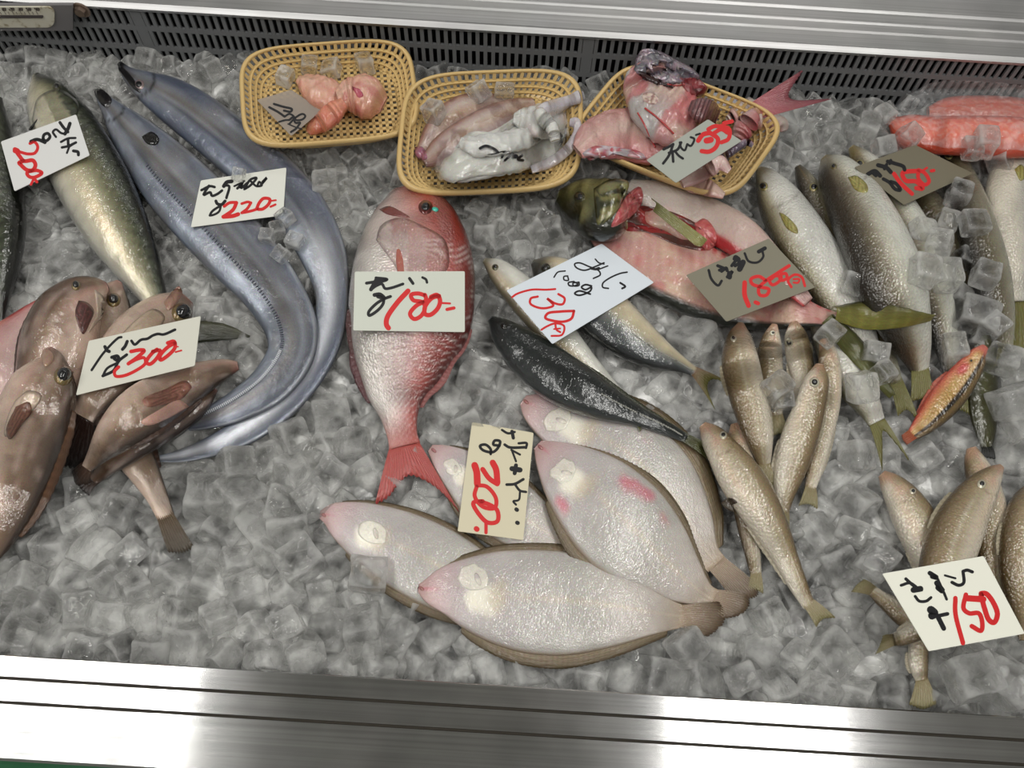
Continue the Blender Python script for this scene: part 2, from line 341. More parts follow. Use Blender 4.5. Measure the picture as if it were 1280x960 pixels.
def build_ice(foot, gx0, gy0, gs):
    """foot: 2-D array of the lowest underside height over the bed (inf where free)"""
    def under(x, y, r):
        k = max(1, int(r/gs)); i = ((x-gx0)/gs).astype(int); j = ((y-gy0)/gs).astype(int); out = np.full(len(x), 9.0)
        for a in range(-k, k+1):
            for b in range(-k, k+1):
                if a*a+b*b > (k+.5)**2: continue
                ii = np.clip(i+a, 0, foot.shape[0]-1); jj = np.clip(j+b, 0, foot.shape[1]-1); out = np.minimum(out, foot[ii, jj])
        return out
    Y0, Y1 = y0+.013, YG-.004
    def layer(sp, seed, n_relax=40):
        rg = np.random.default_rng(seed)
        xs, ys = np.meshgrid(np.arange(-.80, .80, sp), np.arange(Y0, Y1, sp*.9))
        xs = xs+(np.arange(xs.shape[0])[:, None] % 2)*sp/2
        p = np.c_[xs.ravel(), ys.ravel()]+rg.normal(0, sp*.16, (xs.size, 2))
        for _ in range(n_relax):
            d = p[:, None]-p[None]; L = np.sqrt((d**2).sum(-1))+np.eye(len(p))*9
            w = np.clip(sp*.93-L, 0, None)/L*.25; p = p+(d*w[..., None]).sum(1)
            p[:, 1] = np.clip(p[:, 1], Y0, Y1)
        return p, rg
    from mathutils import Quaternion
    def rots(n, rg, tilt):
        out = []
        for k in range(n):
            out.append(np.array((Matrix.Rotation(rg.uniform(0, 6.28), 3, 'Z') @ Matrix.Rotation(rg.normal(0, tilt), 3, 'X') @ Matrix.Rotation(rg.normal(0, tilt), 3, 'Y') @ Matrix.Rotation(rg.integers(4)*math.pi/2, 3, 'X'))))
        return out
    # upper layer
    pa, rg = layer(.0305, 3); pb, _ = layer(.0225, 5, 25); cut = .13+.05*np.sin(pa[:, 0]*7); cutb = .13+.05*np.sin(pb[:, 0]*7)
    p = np.r_[pa[pa[:, 1] < cut], pb[pb[:, 1] >= cutb]]; n = len(p); size = rg.uniform(.025, .038, n)*np.where(np.arange(n) < (pa[:, 1] < cut).sum(), 1.03, .74)
    mound = .012*vnoise(p[:, 0]*9+5, p[:, 1]*9+3, 4)-.004
    front = sst(.10, -.02, p[:, 1]-y0)
    ztop = .009+mound+rg.normal(0, .005, n)
    ub = under(p[:, 0], p[:, 1], .015)
    free = ub > 1
    ztop = np.minimum(ztop, ub-.0015)
    zc = ztop-size*.52
    RR = rots(n, rg, .55)
    u, v = proj(np.c_[p, ztop]); inv = (u > 4) & (u < 1276) & (v > 60) & (v < 880)
    score = np.where(inv & free, v+(size-.029)*6000, -1e9)
    pick = set(np.argsort(-score)[:296].tolist())
    sV, sF, off = [], [], 0
    for k in range(n):
        pi = rg.integers(10)
        if k in pick:
            o = bpy.data.objects.new('ice_cube', PMESH[pi]); COL.objects.link(o)
            Mx = Matrix(RR[k].tolist()).to_4x4() @ Matrix.Scale(size[k], 4); Mx.translation = (p[k, 0], p[k, 1], zc[k]); o.matrix_world = Mx
            lm = LAND[int(np.argmin([(u[k]-x)**2+((v[k]-y)*1.2)**2 for x, y, _ in LAND]))][2]
            size_w = 'large' if size[k] > .032 else ('small' if size[k] < .024 else 'medium')
            tag(o, f'{size_w} clear ice cube {lm}', 'ice cube', f'{size_w} ice cubes {lm}')
        else:
            V, F = PROTO[pi]; sV.append((V*size[k]) @ RR[k].T+np.array([p[k, 0], p[k, 1], zc[k]])); sF.append(np.array(F)+off); off += len(V)
    # lower layers, seen through the gaps
    for lz, seed in ():
        q, rg = layer(.0285, seed, 15); m = len(q); s2 = rg.uniform(.023, .029, m); R2 = rots(m, rg, .6)
        ub2 = under(q[:, 0], q[:, 1], .012); z2 = np.minimum(lz+.5*(.012*vnoise(q[:, 0]*9+5, q[:, 1]*9+3, 4)), ub2-.03)
        for k in range(m):
            V, F = PROTO[rg.integers(10)]; sV.append((V*s2[k]) @ R2[k].T+np.array([q[k, 0], q[k, 1], z2[k]])); sF.append(np.array(F)+off); off += len(V)
    o = mesh_obj('ice_cubes', np.concatenate(sV), np.concatenate(sF), M['ice']); tag(o, 'mass of smaller and half buried ice cubes filling the bed', 'ice', kind='stuff')
    # crushed ice under them
    nx, ny = 330, 170; X, Y = np.meshgrid(np.linspace(-.95, .95, nx), np.linspace(y0+.001, YG-.002, ny), indexing='ij')
    Z = -.021+.012*vnoise(X*9+5, Y*9+3, 4)+.010*(vnoise(X*60, Y*60, 1)-.5)+.007*(vnoise(X*130, Y*130, 2)-.5)
    fy = ((Y-gy0)/gs).astype(int).clip(0, foot.shape[1]-1); fx = ((X-gx0)/gs).astype(int).clip(0, foot.shape[0]-1)
    Z = np.minimum(Z, foot[fx, fy]-.004)
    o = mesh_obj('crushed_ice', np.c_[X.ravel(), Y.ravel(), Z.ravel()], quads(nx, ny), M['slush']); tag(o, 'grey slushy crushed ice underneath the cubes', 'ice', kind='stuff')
def extra_cubes(lst, label, group=None, name='ice_cube', z=None, mt=None):
    out = []
    for k, e in enumerate(lst):
        px, py, s = e[0], e[1], e[2]; lab = e[3] if len(e) > 3 else label
        h = HIT(px, py, z)[0]; rg = np.random.default_rng(int(px*7+py))
        h = h+np.array([0, 0, s*.36])
        o = bpy.data.objects.new(name, PMESH[int(px+py) % 10]); COL.objects.link(o)
        Mx = Matrix.Rotation(rg.uniform(0, 6), 4, 'Z') @ Matrix.Rotation(rg.normal(0, .3), 4, 'X') @ Matrix.Scale(s, 4); Mx.translation = h.tolist(); o.matrix_world = Mx
        if len(e) < 4:
            w = 'ribbonfish' if px < 420 else 'flounder at the left' if px < 600 and py > 600 else 'small whiting pile' if px < 1000 and py > 440 else 'snouts of the packed silver fish' if py < 215 else 'corner whiting pile' if py > 700 else 'middle of the packed silver fish' if py < 395 and px > 1120 else 'tails of the silver fish'
            tag(o, f'clear wet ice cube lying on or against the {w}', 'ice cube', f'ice cubes on the {w}')
        else: tag(o, lab, 'ice cube')
        out.append(o)
    return out
# ================================================================ fish tools
FOOT = []; BV = {}; BVALL = []
HX0, HY0, HG = -1.0, -.6, .004
HMAP = np.zeros((500, 320))            # height of what already lies on the ice (metres above the bed plane)
def hmap_add(V):
    # V: dense surface points; also fill between neighbours
    i = ((V[:, 0]-HX0)/HG).astype(int).clip(0, 499); j = ((V[:, 1]-HY0)/HG).astype(int).clip(0, 319)
    np.maximum.at(HMAP, (i, j), V[:, 2])
def hread(pt, r=0):
    i = np.clip(((pt[..., 0]-HX0)/HG).astype(int), r, 499-r); j = np.clip(((pt[..., 1]-HY0)/HG).astype(int), r, 319-r)
    out = HMAP[i, j]
    for a in range(-r, r+1):
        for b in range(-r, r+1): out = np.maximum(out, HMAP[i+a, j+b])
    return out
def add_bvh(key, V, F, foot=True):
    V = np.asarray(V); F = [list(map(int, f)) for f in F]
    b = BVHTree.FromPolygons(V.tolist(), F); BV[key] = b; BVALL.append(b)
    if foot: FOOT.append(V); hmap_add(V)
def HIT(px, py, z=None, key=None):
    d = ray(px, py); best = None
    for b in ([BV[k] for k in key] if key else BVALL):
        h = b.ray_cast(CAM, Vector(d))
        if h[0] is not None and (best is None or h[3] < best[2]): best = (np.array(h[0]), np.array(h[1]), h[3])
    if best is None: return P(px, py, z if z is not None else .008), np.array([0, 0, 1.0]), 9
    if best[1][2] < 0: best = (best[0], -best[1], best[2])
    return best
def c8(r, g, b, k=1.02):
    v = (np.array([r, g, b])/255.0)**2.2*k; return np.minimum(v*.93+v.mean()*.07, .9)
BODYC = {}
def body_colour(key, p):
    V, C = BODYC[key]; d = ((V[None]-p[:, None])**2).sum(-1); return C[d.argmin(1)]
def G(x, stops):
    xs = [s[0] for s in stops]; cs = np.array([s[1] for s in stops])
    return np.stack([np.interp(x, xs, cs[:, i]) for i in range(3)], -1)
def blob(x, y, cx, cy, r): return np.exp(-(((x-cx)**2+(y-cy)**2)/r**2))

def skin(name, rough=.28, metal=1.0, cell=0.0, strength=.3, sss=0.0, coat=.9, fine=900, wrinkle=60, wet=.6):
    m = mat(name, (1, 1, 1), rough, 0, .5, coat, coat_rough=.05, sss=sss); nt = NT(m)
    nt.b.inputs['Coat IOR'].default_value = 1.6
    at = nt.n('ShaderNodeAttribute', attribute_name='Col'); uv = nt.n('ShaderNodeUVMap')
    no = nt.n('ShaderNodeTexNoise', Scale=float(fine), Detail=3.0); nt.l(uv, 'UV', no, 'Vector')
    mx = nt.n('ShaderNodeMix', data_type='RGBA'); mx.blend_type = 'SOFT_LIGHT'; mx.inputs[0].default_value = .8
    nt.l(at, 'Color', mx, 6); nt.l(no, 'Color', mx, 7)
    hs = nt.n('ShaderNodeMix', data_type='RGBA'); hs.inputs[0].default_value = .75; nt.l(at, 'Color', hs, 6); nt.l(mx, 2, hs, 7); nt.l(hs, 2, nt.b, 'Base Color')
    mm = nt.n('ShaderNodeMath', operation='MULTIPLY'); mm.inputs[1].default_value = metal; nt.l(at, 'Alpha', mm, 0); nt.l(mm, 0, nt.b, 'Metallic')
    n2 = nt.n('ShaderNodeTexNoise', Scale=float(wrinkle), Detail=4.0); nt.l(uv, 'UV', n2, 'Vector')
    b = bump(nt, n2, 'Fac', .5, .0022)
    if cell:
        vo = nt.n('ShaderNodeTexVoronoi', Scale=float(cell)); nt.l(uv, 'UV', vo, 'Vector'); b = bump(nt, vo, 'Distance', strength, .0012, b)
    n4 = nt.n('ShaderNodeTexNoise', Scale=170.0, Detail=2.0); nt.l(uv, 'UV', n4, 'Vector'); b4 = bump(nt, n4, 'Fac', wet, .0024, b)
    nt.l(b, 'Normal', nt.b, 'Normal'); nt.l(b4, 'Normal', nt.b, 'Coat Normal')
    return m
M['skin'] = skin('wet_fish_skin', .30, .6); M['scaly'] = skin('scaly_fish_skin', .30, .5, 420, .5); M['flat'] = skin('flounder_skin', .30, .2, 700, .18, sss=.15, wrinkle=45, coat=1.0, wet=.7)
M['ribbon'] = skin('ribbonfish_foil_skin', .30, .55, 0, wrinkle=45, coat=.45); M['flesh'] = skin('wet_flesh', .32, 0, 220, .35, sss=.15, coat=.8, wrinkle=110)
M['fin'] = skin('fin_membrane', .4, .2, 0, coat=.5, wrinkle=150)
M['eye'] = mat('eye_black', (.006, .006, .007), .06, 0, .6, 1)
M['card'] = mat('plastic_card', (.70, .70, .68), .38)

class Fish:
    pass
def fish(name, label, cat, rows, k=.55, colf=None, m='skin', group=None, parent=None, z0=None, q=.85, nu=90, nv=40, sag=.35, part='body', lift=0.0, zmax=9.0, zs=None, rag=0, soft=14, taper=1.0):
    """rows: (cx, cy, half width) in photo pixels from snout to tail base; lies draped on whatever is already there"""
    f = Fish(); R = catmull(np.array([r[:3] for r in rows], float), nu)
    c = R[:, :2]; w = np.maximum(R[:, 2], .6); t = np.gradient(c, axis=0); t /= np.linalg.norm(t, axis=1)[:, None]
    n = np.c_[t[:, 1], -t[:, 0]]
    def edges(z):
        return P(c[:, 0]+n[:, 0]*w, c[:, 1]+n[:, 1]*w, z), P(c[:, 0]-n[:, 0]*w, c[:, 1]-n[:, 1]*w, z)
    zc = np.zeros(nu)+.01
    for it in range(3):
        A, B = edges(zc); hw = np.linalg.norm(A-B, axis=1)/2
        kk = np.array(k)
        kk = np.interp(np.linspace(0, 1, nu), np.linspace(0, 1, len(k)), k) if np.ndim(k) else k
        th = hw*kk*(1-.62*sst(.84, 1, np.linspace(0, 1, nu))*taper)
        if z0 is None:
            s = np.linspace(-.62, .62, 9)
            pts = ((A+B)/2)[:, None]+((A-B)/2)[:, None]*s[None, :, None]
            hh = hread(pts).max(1)
            mxf = np.array([hh[max(0, i-6):i+7].max() for i in range(nu)])
            g = np.exp(-np.linspace(-2, 2, 2*soft+1)**2); g /= g.sum(); base = np.convolve(np.pad(mxf, soft, mode='edge'), g, 'valid')
            base = np.maximum(base-.001, 0)
        else: base = np.interp(np.linspace(0, 1, nu), np.linspace(0, 1, len(z0)), z0) if np.ndim(z0) else np.full(nu, z0)
        if zs is not None: base = base+np.interp(np.linspace(0, 1, nu), np.linspace(0, 1, len(zs)), zs)
        base = np.minimum(base, zmax)
        zc = base+th*(1-sag)+lift
    A, B = edges(zc); Mid = (A+B)/2; H = (A-B)/2
    phi = np.linspace(0, 2*np.pi, nv, endpoint=False); s = np.cos(phi); h = np.sin(phi); hz = np.sign(h)*np.abs(h)**q
    V = Mid[:, None]+H[:, None]*s[None, :, None]; V[..., 2] += th[:, None]*hz[None]
    arc = np.r_[0, np.cumsum(np.linalg.norm(np.diff(Mid, axis=0), axis=1))]; u = arc/arc[-1]
    if rag:
        V[..., 2] += rag*(vnoise(arc[:, None]*200+0*s, s[None]*hw[:, None]*200+40, 7)-.5)
    uv = np.stack([np.repeat(arc[:, None], nv, 1), np.repeat(phi[None], nu, 0)*hw.mean()], -1)
    U = np.repeat(u[:, None], nv, 1); S = np.repeat(s[None], nu, 0); b_m = S*hw[:, None]; a_m = np.repeat(arc[:, None], nv, 1)
    col = colf(U, S, a_m, b_m); col = np.asarray(col)
    if col.shape[-1] == 3: col = np.concatenate([col, np.full(col.shape[:2]+(1,), .3)], -1)
    e0 = Mid[0]-(Mid[1]-Mid[0])*.6; e1 = Mid[-1]+(Mid[-1]-Mid[-2])*.4
    VV = np.r_[V.reshape(-1, 3), e0[None], e1[None]]; CC = np.r_[col.reshape(-1, 4), col[0, :1], col[-1, :1]]; UV = np.r_[uv.reshape(-1, 2), uv[0, :1], uv[-1, :1]]
    N = nu*nv; F = quads(nu, nv, True).tolist()+[[N, (i+1) % nv, i] for i in range(nv)]+[[N+1, (nu-1)*nv+i, (nu-1)*nv+(i+1) % nv] for i in range(nv)]
    if parent is None:
        mid = Mid[nu//2]; f.root = root(name, (mid[0], mid[1], float((zc-th).min())), label, cat, group)
    else: f.root = parent
    f.key = f.root.name+part; add_bvh(f.key, VV, F); BODYC[f.key] = (V[:, :nv//2+1].reshape(-1, 3)[::3], col[:, :nv//2+1, :3].reshape(-1, 3)[::3])
    # rows are coarse next to the height map: fill in
    hmap_add(np.concatenate([(V[:-1]*(1-a)+V[1:]*a).reshape(-1, 3) for a in (.33, .66)]))
    f.body = mesh_obj(part, VV, F, M[m] if isinstance(m, str) else m, f.root, True, CC, UV)
    f.A, f.B, f.Mid, f.H, f.zc, f.th, f.c, f.w, f.n, f.u, f.arc = A, B, Mid, H, zc, th, c, w, n, u, arc
    return f
def sheet(name, parent, A, B, cA, cB, rays=14, nv=7, thick=.0007, ridge=.0006, m='fin', dark=.75, curl=0.0, ragged=0.0, alpha=.15, foot=False):
    """A, B world polylines (same order); a rayed fin between them"""
    n = max(rays*3+1, 12); A = catmull(A, n); B = catmull(B, n); v = np.linspace(0, 1, nv)[None, :, None]
    if ragged:
        r = 1+ragged*(np.abs(np.sin(np.linspace(0, rays*np.pi, n)))-.5)[:, None]; B = A+(B-A)*r
    G_ = A[:, None]*(1-v)+B[:, None]*v
    ph = np.linspace(0, rays*2*np.pi, n)
    G_[..., 2] += ridge*np.cos(ph)[:, None]+curl*np.sin(v[..., 0]*np.pi)
    T = G_.copy(); T[..., 2] += thick/2; U_ = G_.copy(); U_[..., 2] -= thick/2
    N = n*nv; q = quads(n, nv); F = q.tolist()+(q[:, ::-1]+N).tolist()
    rim = [i*nv for i in range(n)]+[(n-1)*nv+j for j in range(1, nv)]+[i*nv+nv-1 for i in range(n-2, -1, -1)]+[j for j in range(nv-2, 0, -1)]
    F += [[rim[i], rim[i]+N, rim[(i+1) % len(rim)]+N, rim[(i+1) % len(rim)]] for i in range(len(rim))]
    cA = np.array(cA); cB = np.array(cB); cc = cA*(1-v)+cB*v; cc = np.repeat(cc, n, 0)*(1-(1-dark)*(.5-.5*np.cos(ph))[:, None, None])
    cc = np.concatenate([cc, np.full((n, nv, 1), alpha)], -1).reshape(-1, 4)
    uv = np.stack(np.meshgrid(np.linspace(0, .05, n), np.linspace(0, .05, nv), indexing='ij'), -1).reshape(-1, 2)
    V = np.r_[T.reshape(-1, 3), U_.reshape(-1, 3)]
    o = mesh_obj(name, V, F, M[m] if isinstance(m, str) else m, parent, True, np.r_[cc, cc], np.r_[uv, uv])
    FOOT.append(V); BVALL.append(BVHTree.FromPolygons(V.tolist(), [list(map(int, x)) for x in F]))
    if foot: hmap_add(V)
    return o
def tail(f, tips, cA, cB, dz=0.0, name='tail_fin', rays=14, spread=.9, zt=None, dark=.7):
    """tips: pixels from the n side to the other side"""
    j = -max(3, len(f.u)//22); A = np.array([f.Mid[j]+f.H[j]*s*.92 for s in (spread, 0, -spread)]); z = f.Mid[-1][2] if zt is None else zt
    B = np.array([P(x, y, z+dz) for x, y in tips])
    hb = np.maximum(hread(B, 1), 0)+.002; B = np.array([P(x, y, max(z+dz if zt is not None else 0, h)) for (x, y), h in zip(tips, hb)])
    return sheet(name, f.root, A, B, cA, cB, rays=rays, ragged=.05, dark=dark, curl=.0015)
def edge_fin(f, name, side, u0, u1, wpx, cA, cB, rays=24, drop=.004, prof=None, lean=0.0, lab=None, ridge=.0006, dark=.75):
    i0, i1 = int(u0*(len(f.u)-1)), int(u1*(len(f.u)-1)); idx = np.linspace(i0, i1, 24).astype(int)
    E = (f.A if side > 0 else f.B)[idx]; out = side*f.H[idx]/np.linalg.norm(f.H[idx], axis=1)[:, None]
    tt = np.linspace(0, 1, 24); pr = np.interp(tt, np.linspace(0, 1, len(prof)), prof) if prof else np.sin(np.pi*np.clip(tt*.9+.05, 0, 1))**.5
    wm = wpx*.00072*pr; tang = f.H[idx]*0; d = f.Mid[np.minimum(idx+1, len(f.u)-1)]-f.Mid[np.maximum(idx-1, 0)]; tang = d/np.linalg.norm(d, axis=1)[:, None]
    A = E-out*.0025; A[:, 2] -= .0002; B = E+(out+tang*lean)*wm[:, None]; B[:, 2] -= drop*.5
    o = sheet(name, f.root, A, B, cA, cB, rays=rays, nv=5, ragged=.03, ridge=ridge, dark=dark)
    if lab: o['label'] = lab
    return o
def patch(name, parent, out, h=.001, off=.0003, col=None, m='skin', key=None, nr=7, n=30, z=None, skirt=.0012, smooth_out=True, alpha=.3, closed=True, warp=None):
    """a small raised piece following the surface under an outline given in photo pixels"""
    out = np.asarray(out, float)
    if smooth_out and len(out) > 2:
        o2 = catmull(np.r_[out, out[:1]], n+1)[:-1]
    else:
        tt = np.linspace(0, len(out), n, endpoint=False); o3 = np.r_[out, out[:1]]; o2 = np.c_[np.interp(tt, range(len(o3)), o3[:, 0]), np.interp(tt, range(len(o3)), o3[:, 1])]
    c = o2.mean(0); V = []; PX = []
    rr = np.linspace(0, 1, nr+1)[1:]
    hz = [h_[0][2] for h_ in (HIT(q[0], q[1], z, key) for q in np.r_[o2[::3], c[None]]) if h_[2] < 9]; zf = np.mean(hz) if hz else z
    def SH(x, y):
        h_ = HIT(x, y, zf, key)
        return (PY(x, y, YG-.006), h_[1], 9) if h_[0][1] > YG-.006 else h_
    for r in [0]+rr.tolist():
        for q in ([c] if r == 0 else c+(o2-c)*r):
            p, nm, _ = SH(q[0], q[1])
            e = off+h*max(0, 1-r*r)
            if warp: e += warp(q[0], q[1], r)
            V.append(p+nm*e); PX.append((q[0], q[1], r))
    for q in o2:
        p, nm, _ = SH(q[0], q[1]); V.append(p-nm*skirt); PX.append((q[0], q[1], 1))
    F = [[0, 1+(i+1) % n, 1+i] for i in range(n)]
    for r in range(nr): F += [[1+r*n+i, 1+r*n+(i+1) % n, 1+(r+1)*n+(i+1) % n, 1+(r+1)*n+i] for i in range(n)]
    if closed: F.append([1+nr*n+i for i in range(n)])
    V = np.array(V); PX = np.array(PX)
    # flip so that faces look at the camera
    a, b, cc_ = V[F[0][0]], V[F[0][1]], V[F[0][2]]
    if np.dot(np.cross(b-a, cc_-a), C3-a) < 0: F = [x[::-1] for x in F]
    if isinstance(col, tuple):       # (tint, mix, dark rim): the colour of the body below, slightly altered
        bc = body_colour(key[0], V); tn, mxv, rimv = col; cc = bc*(1-mxv)+(np.array(tn)*mxv if tn is not None else bc*mxv)
        cc = cc*(1-rimv*sst(.80, .97, PX[:, 2]))[:, None]*(.9+.2*vnoise(PX[:, 0]*.35, PX[:, 1]*.35, 6))[:, None]
    elif callable(col): cc = np.asarray(col(PX[:, 0], PX[:, 1], PX[:, 2]))
    else: cc = np.repeat(np.array(col)[None], len(V), 0)
    if cc.shape[1] == 3: cc = np.c_[cc, np.full(len(V), alpha)]
    o = mesh_obj(name, V, F, M[m] if isinstance(m, str) else m, parent, True, cc, PX[:, :2]*.0007)
    k2 = parent.name+name; b = BVHTree.FromPolygons(V.tolist(), [list(map(int, x)) for x in F]); BV[k2] = b; BVALL.append(b); hmap_add(V)
    return o
def circ(x, y, r, ry=None, rot=0, n=14):
    a = np.linspace(0, 2*np.pi, n, endpoint=False); ry = ry or r; X = r*np.cos(a); Y = ry*np.sin(a); cr, sr = math.cos(rot), math.sin(rot)
    return np.c_[x+X*cr-Y*sr, y+X*sr+Y*cr]
def eye(f, x, y, r, iris=(.35, .34, .28), pup=.55, key=None, h=.0012):
    r = max(r, 2.0); key = key or [f.key]
    e = patch('eye', f.root, circ(x, y, r), h*r/5, .0002, rgb(*iris), 'skin', key, 4, 16, alpha=.7)
    p = patch('pupil', e, circ(x, y, r*pup), h*r/6, .0003+h*r/7, rgb(.006, .006, .008), M['eye'], key, 3, 12)
    return e
# ================================================================ colour of each kind (u snout..tail, s across, +1 on the back)
def speck(a, b, sc, seed): return vnoise(a*sc, b*sc, seed)
def mackerel_col(D, dark=1.0, stripe=1.0):
    def f(U, S, a, b):
        s = S*D
        c = G(s, [(-1, c8(176, 176, 168)), (-.6, c8(208, 200, 176)), (-.15, c8(178, 172, 142)), (.25, c8(128, 126, 98)), (.6, c8(66, 72, 54)*dark), (.9, c8(22, 24, 18)*dark), (1, c8(10, 12, 10)*dark)])
        w = np.sin(a*420+np.sin(b*260)*2.2+3*vnoise(a*60, b*60, 3)); c = c*(1-(stripe*.55*sst(.0, .75, w)*sst(.05, .55, s))[..., None])
        c = c*(1-.25*(speck(a, b, 120, 1)-.5))[..., None]
        gold = blob(U, s, .68, -.25, .16); c = mixc(c, c8(212, 186, 146), gold*.7)
        hd = sst(.15, .03, U); c = mixc(c, c8(26, 28, 24), hd*.9*sst(-.55, .1, s)); c = mixc(c, c8(40, 40, 34), .6*sst(.05, 0, U))
        al = .25+.35*sst(.2, -.6, s); return np.concatenate([c, al[..., None]], -1)
    return f
def simple_col(D, stops, al0=.3, al1=.3, mott=.2, sc=90, seed=1, head=None, headu=.12, extra=None):
    def f(U, S, a, b):
        s = S*D; c = G(s, stops); c = c*(1-mott*2*(speck(a, b, sc, seed)-.5))[..., None]*(1-mott*(speck(a, b, sc*3.1, seed+5)-.5))[..., None]
        if head is not None: c = mixc(c, np.array(head), sst(headu, headu*.2, U)*.9)
        if extra: c = extra(c, U, s, a, b)
        al = al1+(al0-al1)*sst(-.3, .3, s); return np.concatenate([c, al[..., None]], -1)
    return f
KISU = [(-1, c8(206, 196, 178)), (-.45, c8(204, 194, 174)), (0, c8(174, 158, 128)), (.5, c8(140, 120, 86)), (1, c8(86, 68, 42))]
def kisu_extra(c, U, s, a, b):
    g = np.exp(-((U-.20-.025*np.cos(s*2.4))/.004)**2)*sst(.95, .6, np.abs(s)); c = mixc(c, c8(96, 72, 50), g*.7); c = mixc(c, c8(206, 170, 140), .5*sst(.19, .15, U)*sst(.10, .14, U)*sst(.7, .3, np.abs(s+.1)))
    c = mixc(c, c8(200, 150, 130), .7*blob(U, s, .06, -.2, .12)); c = mixc(c, c8(214, 184, 150), .6*blob(U, s, .32, -.5, .22))
    ln = np.exp(-((s-.12)/.06)**2)*sst(.25, .35, U); c = mixc(c, c8(214, 205, 185), ln*.5)
    sc = .5+.5*np.sin(a*1500)*np.sin(b*1500); return c*(1-.12*sc)[..., None]
KAM = [(-1, c8(200, 200, 190)), (-.3, c8(198, 198, 186)), (.05, c8(180, 176, 158)), (.35, c8(112, 102, 80)), (.7, c8(56, 48, 34)), (1, c8(28, 24, 16))]
KAMD = [(-1, c8(150, 148, 130)), (-.3, c8(120, 114, 94)), (.2, c8(84, 76, 56)), (.7, c8(44, 38, 26)), (1, c8(20, 18, 12))]
def kam_extra(c, U, s, a, b):
    c = mixc(c, c8(150, 120, 50), .5*blob(U, s, .03, .1, .07)); g = np.exp(-((U-.24-.03*np.cos(s*2))/.006)**2)*sst(.95, .6, np.abs(s)); return mixc(c, c8(90, 74, 60), g*.6)
def rock_col(D, tone=1.0, light=0.0):
    def f(U, S, a, b):
        s = S*D; c = G(s, [(-1, c8(196, 166, 148)), (-.4, c8(186, 160, 142)), (.1, c8(150, 122, 100)), (.6, c8(100, 74, 56)), (1, c8(46, 30, 22))])*tone
        n = .6*vnoise(a*30, b*60, 9)+.4*vnoise(a*110, b*140, 10); n2 = vnoise(a*60, b*220, 2); c = mixc(c, c8(72, 50, 36), sst(.5, .78, n)*.6*sst(-.8, .2, s)); c = mixc(c, c8(206, 182, 170), sst(.5, .95, n2)*.35)
        c = c*(1-.3*(vnoise(a*180, b*180, 4)-.5))[..., None]
        c = mixc(c, c8(190, 140, 124), .6*blob(U, s, .12, -.3, .2)); c = mixc(c, c8(204, 182, 160), light*np.ones_like(U)); c = mixc(c, c8(44, 30, 24), .7*sst(.86, .98, np.abs(s))*sst(0, .2, s+.2)); c = mixc(c, c8(150, 96, 88), .6*sst(.05, 0, U))
        return np.concatenate([c, np.full(U.shape+(1,), .18)], -1)
    return f

# ================================================================ left: mackerels
C_dark = c8(40, 44, 34)
f = fish('mackerel', 'mottled green backed mackerel cut off by the left edge', 'mackerel', [(-2, 122, 5), (-8, 160, 22), (-14, 215, 37), (-15, 270, 46), (-14, 330, 38), (-10, 380, 20), (-7, 415, 8)], .6, mackerel_col(1, 1.0))
def a_col(U, S, a, b):
    c = G(S, [(-1, c8(190, 190, 180)), (-.2, c8(150, 152, 130)), (.2, c8(92, 108, 84)), (.72, c8(56, 78, 62)), (.82, c8(18, 24, 22)), (1, c8(6, 8, 10))])
    w = np.sin(a*330+np.sin(b*300)*2.5+4*vnoise(a*50, b*50, 5)); c = c*(1-.5*sst(.1, .8, w)*sst(0, .3, S))[..., None]; return np.concatenate([c, np.full(U.shape+(1,), .3)], -1)
tail(f, [(14, 452), (-6, 432), (-30, 446)], c8(60, 62, 50), c8(30, 32, 26))
f = fish('mackerel', 'plump whole mackerel with cream belly and dark green back beside the ribbonfish', 'mackerel',
         [(45, 94, 5), (56, 116, 24), (74, 150, 38), (98, 195, 45), (121, 238, 46), (146, 285, 41), (170, 328, 31), (188, 362, 20), (202, 392, 12), (214, 405, 9)], .62, mackerel_col(1))
MK = f
eye(f, 71, 108, 5.5, c8(70, 70, 50)); 
patch('gill_cover', f.root, [(40, 150), (48, 122), (74, 112), (98, 130), (92, 152), (70, 168), (48, 172)], .0012, .0004, (None, 0, .22), 'skin', [f.key], 7, 40, alpha=.5)
patch('mouth', f.root, [(36, 162), (42, 155), (50, 146), (47, 152), (41, 160)], .0002, .0008, c8(20, 20, 16), 'skin', [f.key], 3, 12)
sheet('tail_fin', f.root, [P(x, y, .012) for x, y in ((222, 404), (250, 401), (284, 406), (313, 420))], [P(x, y, .010) for x, y in ((222, 430), (250, 428), (282, 425), (312, 422))], c8(60, 60, 38), c8(34, 38, 22), rays=5, ridge=.0004)

